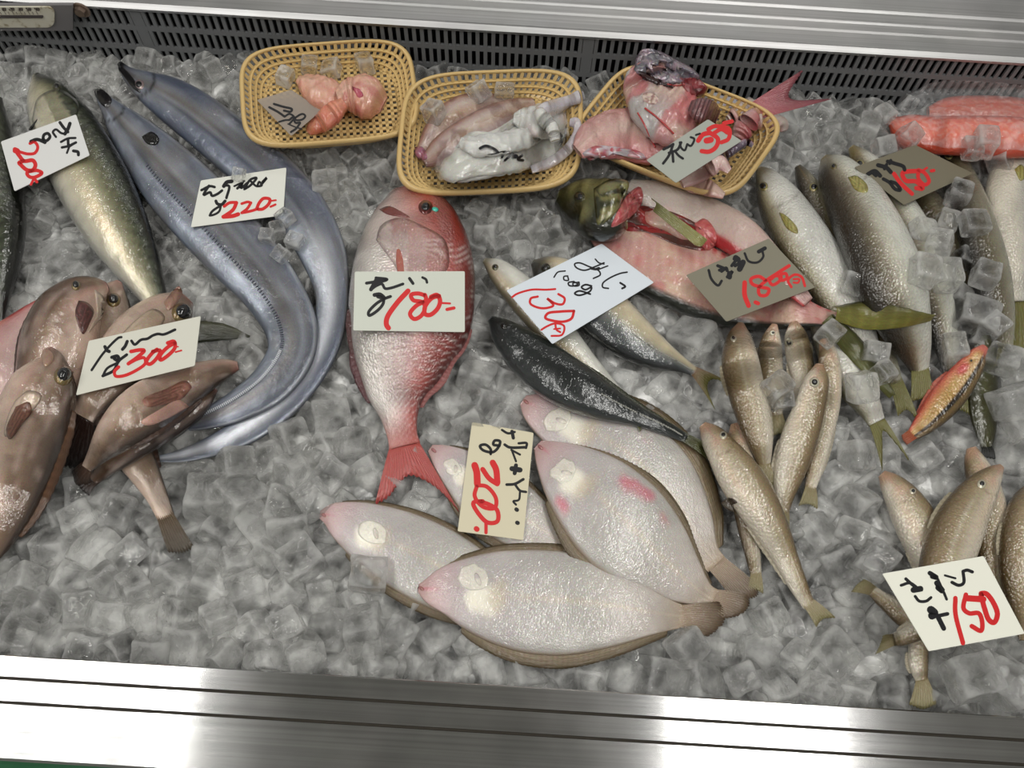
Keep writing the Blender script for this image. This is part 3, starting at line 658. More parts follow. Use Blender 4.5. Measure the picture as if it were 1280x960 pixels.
# ================================================================ ribbonfish
def ribbon_col(D, bl=0.0, edge=.62, hdU=.10, hi=0.0, ridge=-.12):
    def f(U, S, a, b):
        s = S*D
        c = G(s, [(-1, c8(96, 104, 118)), (-.75, c8(142, 150, 164)), (-.38, c8(146, 152, 164)), (-.3, c8(112, 116, 126)), (.0, c8(122, 120, 120)), (.4, c8(138, 142, 152)), (.8, c8(104, 112, 128)), (.93, c8(170, 174, 182)), (1, c8(90, 96, 108))])
        st = vnoise(b*300, a*14, 4); c = c*(1-.6*(st-.5))[..., None]; c = c*(1-.5*(vnoise(b*900, a*40, 14)-.5))[..., None]; c = c*(1-.3*(vnoise(a*60, b*30, 15)-.5))[..., None]
        c = mixc(c, c8(124, 116, 108), sst(.5, .8, vnoise(a*26, b*130, 8))*.35)
        c = c*.86
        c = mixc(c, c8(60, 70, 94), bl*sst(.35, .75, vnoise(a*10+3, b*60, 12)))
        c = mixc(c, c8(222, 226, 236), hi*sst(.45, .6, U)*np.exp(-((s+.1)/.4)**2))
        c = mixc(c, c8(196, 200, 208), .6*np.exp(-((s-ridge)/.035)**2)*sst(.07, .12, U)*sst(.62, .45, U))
        gl = np.exp(-((U-.088-.012*np.cos(s*2.2))/.0035)**2); c = mixc(c, c8(30, 28, 28), gl*.8); c = mixc(c, c8(70, 64, 60), .6*sst(.45, .7, vnoise(a*70, b*90, 18))*sst(.09, .07, U)*sst(.5, -.3, s))
        hd = sst(hdU*.7, hdU*.1, U); c = mixc(c, c8(66, 68, 76), hd*.55); c = mixc(c, c8(14, 14, 16), sst(.025, .008, U))
        return np.concatenate([c, np.full(U.shape+(1,), .55)], -1)
    return f
def dorsal_line(f, s0, u0, u1, n=150):
    mb = MB(); nu = len(f.u)
    for k in range(n):
        x = (u0+(u1-u0)*k/(n-1))*(nu-1); i = min(int(x), nu-2); w = x-i
        Mi = f.Mid[i]*(1-w)+f.Mid[i+1]*w; H = f.H[i]*(1-w)+f.H[i+1]*w; th = f.th[i]*(1-w)+f.th[i+1]*w
        T = f.Mid[i+1]-f.Mid[i]; T = T/np.linalg.norm(T); Hn = H/np.linalg.norm(H)
        s = s0; p = Mi+H*s; p[2] += th*(1-s*s)**.43+.0004
        a = p-T*.00055-Hn*.0016; b = p+T*.00055-Hn*.0016; c = p+T*.00035+Hn*.0016; d = p-T*.00035+Hn*.0016
        up = np.array([0, 0, .0011]); mb.add(np.array([a, b, c, d, a+up*.3, b+up*.3, c+up, d+up]), [[0, 1, 2, 3], [4, 5, 6, 7], [0, 1, 5, 4], [1, 2, 6, 5], [2, 3, 7, 6], [3, 0, 4, 7]])
    return mb
M['spine'] = mat('fin_ray_dots', (.09, .10, .13), .4); M['spine_light'] = mat('fin_ray_white', (.66, .68, .72), .3)
# outer fish first (its tail lies lowest), then the inner one
RB = fish('ribbonfish', 'long silver ribbonfish forming the outer curve, tail tip shining over the ice', 'ribbonfish',
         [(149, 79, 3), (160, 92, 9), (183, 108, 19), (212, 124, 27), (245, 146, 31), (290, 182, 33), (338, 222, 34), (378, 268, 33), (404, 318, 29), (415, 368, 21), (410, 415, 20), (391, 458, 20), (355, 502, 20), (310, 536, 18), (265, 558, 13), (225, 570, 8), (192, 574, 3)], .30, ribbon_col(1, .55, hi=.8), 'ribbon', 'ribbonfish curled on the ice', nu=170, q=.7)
eye(RB, 174, 106, 6.5, c8(150, 130, 130), .6)
patch('jaw', RB.root, [(149, 80), (158, 88), (168, 100), (176, 116), (168, 112), (156, 98), (148, 86)], .0012, .0004, c8(22, 20, 22), 'skin', [RB.key], 4, 20)
RA = fish('ribbonfish', 'silver ribbonfish on the inner curve with a dotted dorsal edge', 'ribbonfish',
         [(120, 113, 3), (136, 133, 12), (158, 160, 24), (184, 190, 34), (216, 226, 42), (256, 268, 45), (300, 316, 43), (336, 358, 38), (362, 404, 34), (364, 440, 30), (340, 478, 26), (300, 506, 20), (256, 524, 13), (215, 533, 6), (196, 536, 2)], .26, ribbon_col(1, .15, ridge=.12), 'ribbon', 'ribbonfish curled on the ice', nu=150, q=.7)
dorsal_line(RA, -.36, .22, .66, 74).build('dorsal_fin', M['spine'], RA.root)['label'] = 'row of tiny dark fin dots'
dorsal_line(RA, -.36, .67, .985, 80).build('dorsal_fin', M['spine_light'], RA.root)['label'] = 'pale jagged end of the fin'
patch('gill_notch', RA.root, [(178, 172), (190, 166), (199, 174), (196, 181), (184, 180)], .0002, .0018, c8(12, 11, 8), 'skin', [RA.key], 3, 14)
patch('jaw', RA.root, [(119, 112), (128, 112), (140, 126), (132, 134), (122, 124)], .001, .0004, c8(26, 24, 26), 'skin', [RA.key], 4, 16)

# ================================================================ rockfish, lower left
f = fish('red_fish', 'pink and red fish cut off by the left edge under the rockfish', 'red fish', [(70, 370, 6), (45, 400, 22), (20, 445, 48), (-15, 500, 55), (-50, 560, 40)], .5,
     simple_col(-1, [(-1, c8(200, 176, 170)), (0, c8(192, 156, 150)), (.5, c8(186, 130, 128)), (.75, c8(176, 64, 60)), (1, c8(140, 36, 36))], .1, .2, .1))
def rock(label, rows, k, D, eyexy, er, tone=1.0, light=0., **kw):
    f = fish('rockfish', label, 'rockfish', rows, k, rock_col(D, tone, light), 'skin', 'rockfish heaped at the left', **kw)
    if eyexy: eye(f, eyexy[0], eyexy[1], er, c8(120, 100, 60), .68, h=.002)
    return f
DKT = c8(70, 52, 36)
r3 = rock('brown rockfish under the price card whose tail points down the ice', [(149, 352, 4), (143, 366, 18), (137, 385, 30), (132, 420, 40), (136, 470, 40), (148, 520, 32), (163, 560, 26), (180, 590, 20), (196, 620, 14), (208, 648, 11)], .55, 1, (142, 375), 9, .95, .25)
tail(r3, [(243, 684), (228, 690), (210, 690)], c8(96, 76, 52), c8(66, 56, 40), rays=9)
patch('mouth', r3.root, [(152, 400), (160, 392), (172, 386), (164, 396), (156, 404)], .0002, .0006, c8(120, 60, 60), 'skin', [r3.key], 3, 12)
r1 = rock('rockfish lying belly up at the top of the heap, mouth to the right', [(135, 358, 5), (124, 362, 16), (104, 375, 30), (85, 400, 42), (72, 435, 46), (58, 475, 38), (45, 515, 28), (40, 540, 12)], .6, -1, (95, 357), 6, .92)
patch('pectoral_fin', r1.root, [(98, 376), (108, 378), (117, 388), (112, 404), (104, 418), (97, 404), (94, 390)], .0012, .0005, lambda x, y, r: mixc(np.tile(c8(104, 60, 56), (len(x), 1)), c8(60, 36, 30), .5+.5*np.sin((x+y*.3)*1.8)), 'fin', [r1.key], 5, 24)
patch('gill_cover', r1.root, [(118, 362), (130, 372), (128, 392), (118, 408), (110, 416), (120, 394)], .0012, .0003, c8(196, 176, 158), 'skin', [r1.key], 5, 24)
r4 = rock('rockfish with a big dark eye above the price card and dark tail fanned left', [(232, 372, 12), (222, 384, 22), (202, 402, 32), (176, 428, 38), (150, 458, 34), (128, 486, 24), (112, 508, 17), (104, 522, 14)], .6, 1, (227, 391), 12.5, 1.0, .25)
patch('jaw', r4.root, [(205, 378), (216, 364), (224, 358), (228, 366), (222, 378), (210, 388)], .002, .0006, c8(158, 118, 100), 'skin', [r4.key], 5, 20)
patch('gill_cover', r4.root, [(150, 420), (170, 400), (192, 386), (206, 396), (198, 412), (178, 424)], .0016, .0003, (c8(200, 176, 148), .5, .4), 'skin', [r4.key], 6, 26)
tail(r4, [(118, 588), (82, 582), (58, 560)], c8(70, 48, 40), c8(26, 20, 20), rays=11, spread=.95)
r6 = rock('slim brown rockfish lying beneath the pale snouted one', [(268, 484, 6), (250, 500, 15), (222, 520, 19), (190, 540, 20), (160, 562, 17), (134, 584, 11), (114, 604, 6)], .6, 1, None, 0, .85)
tail(r6, [(112, 620), (102, 612), (94, 596)], c8(70, 50, 40), c8(36, 28, 26), rays=7)
r5 = rock('pale brown rockfish pointing right, snout tip pink, just below the price card', [(298, 457, 5), (284, 460, 11), (262, 468, 17), (232, 482, 25), (200, 500, 30), (170, 520, 30), (142, 545, 23), (122, 568, 13), (108, 586, 7)], .62, 1, None, 0, 1.08, .1)
patch('pectoral_fin', r5.root, [(240, 484), (232, 476), (208, 486), (178, 500), (182, 508), (206, 506), (228, 498)], .001, .0005, lambda x, y, r: mixc(np.tile(c8(150, 100, 84), (len(x), 1)), c8(104, 66, 50), .5+.5*np.sin((y+x*.4)*1.7)), 'fin', [r5.key], 5, 26)
patch('pelvic_fin', r5.root, [(236, 508), (224, 500), (196, 514), (176, 528), (184, 532), (208, 524)], .001, .0006, c8(196, 150, 134), 'fin', [r5.key], 5, 22)
tail(r5, [(110, 608), (96, 606), (90, 590)], c8(96, 70, 54), c8(50, 36, 30), rays=7)
r2 = rock('large rockfish at the left edge, head up with yellow ringed eye', [(60, 436, 6), (64, 450, 18), (60, 475, 36), (46, 510, 44), (32, 550, 45), (20, 590, 42), (8, 630, 36), (-6, 670, 24), (-20, 700, 14)], .6, 1, (79, 470), 12, 1.1, .12)
patch('gill_cover', r2.root, [(20, 500), (36, 488), (52, 494), (44, 510), (26, 526), (14, 545), (6, 545), (10, 520)], .0015, .0004, (c8(206, 184, 160), .55, .4), 'skin', [r2.key], 6, 28)
patch('pectoral_fin', r2.root, [(22, 508), (38, 503), (40, 515), (28, 530), (14, 548), (10, 536)], .0012, .0022, lambda x, y, r: mixc(np.tile(c8(124, 84, 66), (len(x), 1)), c8(84, 52, 40), .5+.5*np.sin((x+y*.6)*1.5)), 'fin', [r2.key], 5, 24)
patch('jaw', r2.root, [(52, 446), (57, 436), (66, 442), (66, 452), (56, 458)], .002, .0006, c8(168, 132, 112), 'skin', [r2.key], 5, 18)
edge_fin(r2, 'dorsal_fin', 1, .28, .85, 10, c8(120, 84, 56), c8(80, 54, 36), 14)

# ================================================================ sea bream
def bream_col(U, S, a, b):
    c = G(S, [(-1, c8(170, 162, 156)), (-.6, c8(204, 197, 190)), (-.2, c8(198, 180, 174)), (.2, c8(182, 146, 142)), (.55, c8(164, 92, 86)), (.8, c8(150, 54, 46)), (1, c8(92, 22, 18))])
    hd = sst(.36, .26, U); c = mixc(c, G(S, [(-1, c8(168, 158, 150)), (-.5, c8(186, 172, 166)), (-.1, c8(176, 140, 134)), (.25, c8(172, 104, 94)), (.5, c8(160, 60, 48)), (.75, c8(150, 44, 34)), (1, c8(96, 24, 18))]), hd)
    c = c*(1-.38*(vnoise(a*55, b*55, 3)-.5)*2)[..., None]; c = mixc(c, c8(146, 96, 92), .6*sst(.5, .8, vnoise(a*38+7, b*60, 8))*hd)
    sc = np.sin(a*1050)*np.sin(b*1050); c = mixc(c, c8(218, 212, 206), .42*sst(.2, .9, sc)*(1-hd)); c = mixc(c, c8(110, 66, 62), .42*sst(-.2, -.9, sc)*(1-hd)*sst(-.9, .2, S))
    c = mixc(c, c8(184, 84, 74), sst(.86, 1, U)*.75)
    return np.concatenate([c, (.15+.3*sst(.3, -.5, S))[..., None]], -1)
BR = fish('sea_bream', 'whole red sea bream with forked red tail in the middle of the ice', 'sea bream',
          [(492, 240, 9), (498, 250, 32), (506, 268, 52), (513, 292, 65), (517, 325, 74), (516, 362, 78), (512, 400, 77), (504, 432, 66), (499, 462, 54), (496, 490, 39), (499, 520, 24), (503, 545, 19), (506, 558, 20)], [.5, .5, .5, .45, .4, .4], bream_col, 'scaly', nu=130, nv=64)
eye(BR, 532, 259, 9, c8(90, 30, 26), .62)
patch('eye_teal', BR.root, circ(544, 262, 4.2, 2.5, .3), .0006, .001, c8(60, 190, 170), 'skin', [BR.key], 3, 12)['label'] = 'turquoise patch beside the eye'  # small turquoise colour patch next to the eye
patch('gill_cover', BR.root, [(470, 300), (476, 282), (500, 272), (528, 282), (556, 300), (560, 335), (545, 348), (505, 350), (492, 330)], 
.0012, .0002,
      (c8(196, 150, 142), .2, .25), 'scaly', [BR.key], 9, 50, alpha=.4)
patch('pectoral_fin', BR.root, [(494, 306), (499, 302), (504, 312), (505, 345), (500, 352), (496, 334)], .0008, .0006, c8(170, 96, 82), 'fin', [BR.key], 5, 20)
patch('mouth', BR.root, [(474, 262), (486, 258), (500, 264), (512, 272), (500, 271), (484, 268)], .0006, .0006, c8(120, 60, 56), 'skin', [BR.key], 4, 22)
edge_fin(BR, 'dorsal_fin', 1, .50, .84, 9, c8(150, 66, 62), c8(160, 100, 96), 20, prof=[.2, .5, .6, 1, 1.1, .5])
edge_fin(BR, 'anal_fin', -1, .64, .80, 9, c8(110, 64, 66), c8(84, 46, 50), 9, prof=[.5, 1, .9, .3], lean=.5)
edge_fin(BR, 'pelvic_fin', -1, .5, .64, 7, c8(110, 76, 74), c8(90, 56, 56), 7, prof=[.3, 1, .6], lean=.8)
tail(BR, [(574, 640), (556, 619), (536, 603), (511, 594), (498, 605), (485, 621), (469, 630)], c8(190, 86, 78), c8(176, 66, 60), rays=20, spread=.95)

for f_, sd, u0, u1, w_ in ((r1, -1, .3, .8, 8), (r4, 1, .35, .8, 8), (r5, 1, .3, .75, 6), (r3, 1, .5, .8, 6)):
    edge_fin(f_, 'dorsal_fin', sd, u0, u1, w_, c8(96, 68, 52), c8(60, 42, 34), 12)
# ================================================================ flounders (white undersides up)
def flat_col(pinks=(), tone=1.0, D=1):
    def f(U, S, a, b):
        c = G(U, [(0, c8(186, 146, 142)), (.10, c8(190, 166, 166)), (.2, c8(186, 178, 176)), (.6, c8(186, 182, 175)), (.88, c8(194, 184, 176)), (1, c8(166, 146, 122))])*tone
        c = mixc(c, c8(240, 234, 216)*1.05, .95*sst(1, .45, np.hypot((U-.245)/.085, (S+.2*D)/.48)+.25*(vnoise(a*90, b*90, 6)-.5)))
        c = mixc(c, c8(206, 188, 160), .55*sst(1, .3, np.hypot((U-.30)/.05, (S+.05)/.55)))
        ln = np.exp(-((S-.02)/.06)**2)*sst(.3, .4, U); c = mixc(c, c8(206, 190, 168), .5*ln)
        my = .5+.5*np.sin(a*520-np.abs(b)*420); c = c*(1-.05*my*sst(.2, .4, U))[..., None]
        c = c*(1-.12*(vnoise(a*60, b*60, 2)-.5)*2)[..., None]
        for (pu, ps, r, k) in pinks: c = mixc(c, c8(200, 110, 124), k*sst(1, .1, np.hypot((U-pu)/r, (S-ps)/(r*3.2))+.5*(vnoise(a*120, b*120, 5)-.5)))
        c = mixc(c, c8(160, 136, 110), sst(.93, 1, np.abs(S))*.75)
        return np.concatenate([c, np.full(U.shape+(1,), .25)], -1)
    return f
def flounder(label, rows, D, eyepx=None, tips=None, pinks=(), tone=1.0, fr=(7, 9), k=.24, **kw):
    f = fish('flounder', label, 'flounder', rows, k, flat_col(pinks, tone, D), 'flat', 'flounders lying white side up', nv=52, nu=100, q=.8, sag=.5, soft=34, **kw)
    cA, cB = c8(146, 128, 100), c8(84, 70, 46)
    edge_fin(f, 'dorsal_fin', 1, .12, .93, fr[0], cA, cB, 46, .006, ridge=.00015, dark=.86); edge_fin(f, 'anal_fin', -1, .24, .93, fr[1], cA, cB, 40, .006, ridge=.00015, dark=.86)
    if tips: tail(f, tips, c8(172, 150, 126), c8(88, 70, 50), rays=14)
    if eyepx is not None:
        x, y, r = eyepx[:3]; an = eyepx[3] if len(eyepx) > 3 else 0
        patch('gill_cover', f.root, circ(x, y, r*1.25, r*.95, an)+np.random.default_rng(int(x)).normal(0, r*.09, (14, 2)), .0003, .0, (c8(236, 230, 214), .7, .0), 'flat', [f.key], 7, 32)
        patch('pectoral_fin', f.root, circ(x+math.cos(an)*r*.2+2, y+2, r*.5, r*.2, an+.9), .0003, .0004, (c8(206, 196, 186), .5, .0), 'fin', [f.key], 4, 18)
    patch('mouth', f.root, circ(rows[0][0]*.7+rows[1][0]*.3, rows[0][1]*.7+rows[1][1]*.3, 4, 2, .7), .0008, .0006, c8(166, 110, 106), 'skin', [f.key], 3, 14)
    return f
f5 = flounder('flounder mostly hidden beneath the cream 200 card and the bream tail', [(538, 560, 5), (552, 570, 16), (580, 592, 30), (615, 622, 40), (650, 648, 38), (690, 672, 26), (720, 690, 12)], 1, (566, 584, 10, .7), tone=.97)
f1 = flounder('flounder at the left of the group with pink snout, tail tucked underneath', [(400, 643, 5), (414, 645, 17), (440, 656, 31), (480, 676, 44), (524, 698, 50), (570, 722, 48), (620, 750, 34), (665, 775, 15)], 1, (465, 665, 15, .4), pinks=[(.02, 0, .06, .6)])
f4 = flounder('uppermost flounder, its brown fin fringe facing the whiting', [(654, 500, 7), (666, 508, 19), (695, 523, 34), (740, 545, 48), (785, 575, 56), (825, 612, 52), (860, 655, 34), (884, 692, 16), (896, 706, 14)], 1, (697, 524, 15, -.5),
              [(948, 732), (946, 744), (932, 748), (910, 742)], pinks=[(.02, 0, .06, .5), (.5, .5, .04, .15)], fr=(24, 8))
f3 = flounder('pink blotched flounder in the middle of the group', [(672, 556, 7), (684, 567, 20), (706, 587, 38), (742, 620, 56), (780, 658, 62), (818, 694, 52), (852, 724, 33), (880, 744, 16), (892, 750, 14)], 1, (704, 589, 14, -.7),
              [(934, 742), (936, 756), (926, 768), (902, 774)], pinks=[(.02, 0, .07, .8), (.28, -.78, .07, 1.0), (.42, .62, .08, .9), (.50, .74, .06, .8), (.62, .66, .05, .5)], fr=(11, 13))
f2 = flounder('frontmost flounder lying across the ice with its tail to the right', [(523, 735, 5), (536, 737, 18), (566, 738, 36), (610, 744, 55), (665, 752, 65), (720, 756, 63), (775, 762, 46), (825, 768, 24), (856, 771, 13)], 1, (592, 722, 17, .3),
              [(898, 752), (906, 766), (902, 782), (884, 796)], pinks=[(.02, 0, .07, .8)], fr=(10, 14))

# ================================================================ horse mackerel (three) below the bluish card
AJ = [(-1, c8(206, 200, 184)), (-.5, c8(204, 190, 156)), (-.1, c8(176, 166, 140)), (.2, c8(120, 122, 118)), (.6, c8(72, 76, 78)), (1, c8(26, 28, 28))]
def scute(f, s0, u0, u1, n=34):
    mb = MB(); nu = len(f.u)
    for k in range(n):
        i = int((u0+(u1-u0)*k/(n-1))*(nu-2)); T = f.Mid[i+1]-f.Mid[i]; T /= np.linalg.norm(T); Hn = f.H[i]/np.linalg.norm(f.H[i])
        p = f.Mid[i]+f.H[i]*s0; p[2] += f.th[i]*(1-s0*s0)**.43; w = .0011
        mb.add(np.array([p-T*.0013-Hn*w, p+T*.0013-Hn*w*.3, p+T*.0013+Hn*w*.3, p-T*.0013+Hn*w, p+T*.0010+np.array([0, 0, .0008])]), [[0, 1, 4], [1, 2, 4], [2, 3, 4], [3, 0, 4], [0, 3, 2, 1]])
    return mb.build('scute_line', mat('scutes', (.42, .42, .38), .25, .4), f.root)
a1 = fish('horse_mackerel', 'silver horse mackerel between the dark one and the one under the card', 'horse mackerel', [(605, 325, 3), (620, 336, 13), (645, 360, 20), (675, 392, 22), (706, 426, 19), (736, 458, 14), (768, 488, 8), (790, 508, 5)], .5,
          simple_col(-1, [(-1, c8(206, 206, 198)), (0, c8(204, 202, 190)), (.5, c8(176, 160, 132)), (1, c8(90, 84, 66))], .2, .2, .12, head=c8(120, 112, 92), headu=.07), 'skin', 'horse mackerel around the 130 yen card')
eye(a1, 619, 334, 4, c8(90, 86, 60)); tail(a1, [(838, 528), (808, 520), (800, 540)], c8(110, 112, 70), c8(96, 98, 52), rays=8)
a3 = fish('horse_mackerel', 'horse mackerel half under the bluish card, golden belly and yellow forked tail', 'horse mackerel', [(666, 328, 4), (678, 336, 17), (708, 354, 27), (745, 384, 32), (785, 418, 29), (820, 441, 20), (850, 455, 10), (872, 466, 5)], .55,
          simple_col(-1, AJ, .15, .2, .14, head=c8(34, 32, 20), headu=.16), 'skin', 'horse mackerel around the 130 yen card')
eye(a3, 682, 335, 6, c8(40, 40, 22)); scute(a3, -.15, .62, .97); tail(a3, [(918, 482), (890, 474), (884, 482), (894, 513)], c8(128, 96, 66), c8(118, 116, 50), rays=12)
a2 = fish('horse_mackerel', 'dark backed horse mackerel lying lowest of the three with a wet glint', 'horse mackerel', [(613, 398, 4), (624, 410, 14), (652, 437, 26), (690, 466, 31), (728, 489, 28), (764, 507, 20), (800, 522, 12), (838, 538, 8), (858, 548, 6)], .6,
          simple_col(1, [(-1, c8(54, 58, 58)), (-.4, c8(34, 38, 38)), (.4, c8(24, 28, 28)), (.85, c8(56, 60, 56)), (1, c8(120, 116, 96))], .15, .15, .12), 'skin', 'horse mackerel around the 130 yen card')
eye(a2, 630, 407, 4.5, c8(40, 40, 34)); scute(a2, .05, .6, .98); edge_fin(a2, 'dorsal_fin', 1, .45, .86, 7, c8(70, 72, 60), c8(60, 62, 44), 20)
tail(a2, [(902, 566), (880, 560), (892, 580)], c8(70, 72, 44), c8(84, 86, 46), rays=8)

# ================================================================ barracuda like silver fish, upper right
def kam(label, rows, D, eyexy=None, er=4, stops=KAM, k=.62, head=c8(120, 104, 60), tips=None, **kw):
    f = fish('barracuda', label, 'barracuda', rows, k, simple_col(D, stops, .12, .15, .12, 70, head=head, headu=.10, extra=kam_extra), 'scaly', 'silver fish packed side by side at the upper right', **kw)
    if eyexy: eye(f, eyexy[0], eyexy[1], er, c8(150, 140, 90), .62)
    if tips: tail(f, tips, c8(120, 116, 62), c8(104, 100, 40), rays=10)
    return f
YF = lambda f, o: patch('pectoral_fin', f.root, o, .0009, .0006, lambda x, y, r: mixc(np.tile(c8(168, 158, 90), (len(x), 1)), c8(120, 112, 52), .5+.5*np.sin(x*1.5)), 'fin', [f.key], 4, 22)
k6 = kam('dark slender fish under the darkened 150 card, ice resting on its back', [(1118, 218, 6), (1140, 240, 17), (1168, 280, 25), (1195, 330, 26), (1215, 380, 20), (1228, 425, 12), (1238, 462, 10)], -1, None, 4, KAMD)
k7 = kam('white bellied fish emerging below the split fish tail, olive forked tail', [(1016, 402, 5), (1028, 418, 14), (1048, 448, 22), (1070, 482, 22), (1086, 508, 15), (1096, 528, 11)], -1, None, 4, [(-1, c8(206, 204, 196)), (.3, c8(200, 198, 188)), (.7, c8(170, 164, 146)), (1, c8(96, 92, 70))], tips=[(1137, 577), (1118, 552), (1104, 538), (1103, 560), (1103, 590)])
k2 = kam('slim dark brown fish second from the left in the packed row', [(997, 208, 4), (1004, 222, 10), (1018, 250, 16), (1038, 295, 20), (1060, 345, 21), (1082, 395, 19), (1104, 440, 14), (1120, 480, 9)], -1, (1017, 234), 5.5, KAMD, head=c8(52, 44, 26), tips=[(1150, 530), (1134, 512), (1122, 520)])
k4 = kam('fish whose eye peeps out at the left corner of the darkened 150 card', [(1064, 184, 4), (1074, 198, 12), (1092, 222, 20), (1120, 268, 26), (1148, 320, 28), (1166, 370, 24), (1180, 420, 17), (1192, 470, 10)], -1, (1075, 205), 5.5, KAM, tips=[(1216, 520), (1200, 512), (1184, 514)])
k5 = kam('dark fish with its pointed snout against the salmon pack', [(1180, 163, 3), (1184, 178, 9), (1192, 202, 15), (1206, 240, 20), (1222, 290, 24), (1238, 345, 24), (1250, 400, 18), (1254, 440, 12)], -1, (1186, 194), 5.5, KAMD, head=c8(40, 36, 22))
k1 = kam('silver fish at the left end of the packed row, pink gill edge', [(948, 211, 4), (956, 222, 13), (970, 246, 24), (990, 280, 30), (1012, 315, 32), (1036, 350, 31), (1058, 385, 26), (1078, 420, 18), (1092, 446, 11)], -1, (954, 233), 6, [(-1, c8(206, 206, 200)), (.4, c8(204, 202, 192)), (.75, c8(156, 148, 120)), (1, c8(66, 56, 34))])
YF(k1, [(974, 266), (980, 268), (996, 284), (997, 292), (984, 286)])
k3 = kam('largest silver fish in the middle of the row with brown back and cream belly', [(1030, 197, 5), (1038, 208, 18), (1054, 230, 28), (1074, 265, 36), (1096, 310, 40), (1114, 355, 41), (1130, 400, 33), (1144, 440, 20), (1151, 468, 10)], -1, None, 5, KAM, tips=[(1166, 500), (1154, 498), (1138, 502)])
YF(k3, [(1060, 222), (1070, 220), (1084, 232), (1084, 240), (1070, 238)]); eye(k3, 1042, 208, 4, c8(110, 100, 60))
k8 = kam('pale fish with olive tail hanging at the far right edge', [(1276, 180, 6), (1268, 195, 18), (1260, 225, 25), (1258, 265, 26), (1262, 305, 24), (1266, 345, 18), (1268, 378, 13)], 1, None, 4, [(-1, c8(196, 188, 170)), (0, c8(200, 192, 176)), (1, c8(176, 176, 168))], head=c8(180, 130, 110), tips=[(1296, 462), (1268, 440), (1244, 452)])
YF(k8, [(1268, 212), (1276, 206), (1284, 218), (1276, 226)])
k9 = fish('dark_fish', 'dark olive fish with black tail tip between the goatfish and the ice', 'fish', [(1232, 420, 6), (1230, 440, 15), (1228, 475, 19), (1229, 510, 18), (1232, 540, 13), (1233, 562, 6)], .35, simple_col(1, [(-1, c8(38, 38, 14)), (0, c8(62, 62, 24)), (1, c8(40, 38, 18))], .15, .15, .2), 'skin')
tail(k9, [(1244, 574), (1234, 572), (1224, 570)], c8(20, 20, 12), c8(12, 12, 10), rays=5)
# ================================================================ big slit open fish under the darkened 180 card
def flesh_col(U, S, a, b):
    c = G(U, [(0, c8(190, 134, 128)), (.3, c8(194, 150, 136)), (.6, c8(190, 144, 130)), (1, c8(190, 126, 124))])
    n = vnoise(a*50, b*50, 3); c = mixc(c, c8(214, 186, 160), sst(.4, .7, n)*.7); c = mixc(c, c8(196, 84, 88), sst(.6, .9, vnoise(a*70+3, b*200, 6))*.4)
    rib = .5+.5*np.sin(a*560+b*160); c = mixc(c, c8(222, 176, 168), rib*.35*sst(.9, .2, np.abs(S)))
    c = mixc(c, c8(182, 54, 60), sst(.62, .82, S)*sst(.2, .7, np.sin(a*620)*.5+.6)*.8)
    dk = sst(-.80, -.9, S); return np.concatenate([mixc(c, c8(30, 34, 26), dk), np.full(U.shape+(1,), .05)], -1)
SP = fish('split_fish', 'large gutted fish with olive head, pink flesh laid open and yellow green tail', 'fish',
          [(742, 292, 12), (762, 303, 26), (800, 322, 36), (850, 342, 42), (900, 362, 42), (950, 378, 34), (990, 389, 22), (1020, 395, 13), (1046, 400, 9)], .34, flesh_col, 'flesh', part='lower_half', nu=120, nv=48, q=.6)
SP.body['label'] = 'pink ribbed flesh with a dark skin edge'
def olive_col(U, S, a, b):
    c = G(S, [(-1, c8(20, 22, 10)), (-.5, c8(46, 48, 24)), (0, c8(92, 92, 52)), (.5, c8(116, 110, 66)), (1, c8(100, 92, 60))]); n = vnoise(a*120, b*50, 3)
    c = mixc(c, c8(150, 146, 96), sst(.55, .8, n)*.5); c = mixc(c, c8(18, 20, 12), sst(.45, .2, n)*.6); return np.concatenate([c, np.full(U.shape+(1,), .3)], -1)
def flap_col(U, S, a, b):
    c = G(U, [(0, c8(200, 192, 184)), (.3, c8(198, 182, 172)), (.6, c8(198, 170, 160)), (1, c8(184, 146, 140))]); n = vnoise(a*40, b*40, 5); c = mixc(c, c8(206, 150, 146), sst(.5, .8, n)*.5)
    c = mixc(c, c8(176, 40, 46), sst(-.66, -.84, S)*sst(.2, .4, U)); return np.concatenate([c, np.full(U.shape+(1,), .1)], -1)
fl = fish('x', '', '', [(786, 232, 8), (812, 244, 18), (850, 258, 22), (890, 276, 24), (925, 296, 24), (955, 322, 20), (985, 352, 14), (1010, 378, 8)], .5, flap_col, 'flesh', parent=SP.root, part='upper_half', sag=.3, lift=.004)
fl.body['label'] = 'pale belly wall with a red cut edge'
patch('body_cavity', SP.root, [(772, 276), (790, 258), (830, 262), (868, 278), (888, 296), (884, 312), (850, 308), (806, 290), (782, 288)], .0002, .0008,
      lambda x, y, r: mixc(mixc(np.tile(c8(84, 50, 42), (len(x), 1)), c8(206, 186, 160), sst(.5, .2, np.hypot((x-826)/40, (y-272)/14))), c8(160, 36, 40), sst(.45, .8, vnoise(x*.14, y*.14, 3))), 'flesh', None, 8, 44)
patch('entrails', SP.root, [(868, 280), (880, 274), (893, 286), (896, 302), (886, 313), (874, 306)], .004, .002, lambda x, y, r: mixc(np.tile(c8(176, 52, 56), (len(x), 1)), c8(206, 120, 116), vnoise(x*.3, y*.3, 2)), 'flesh', None, 6, 26)
patch('belly_lobe', SP.root, [(806, 266), (826, 262), (852, 276), (872, 296), (856, 300), (830, 288), (808, 278)], .005, .001, lambda x, y, r: mixc(np.tile(c8(214, 192, 170), (len(x), 1)), c8(196, 130, 120), vnoise(x*.1, y*.1, 2)), 'flesh', None, 6, 28)
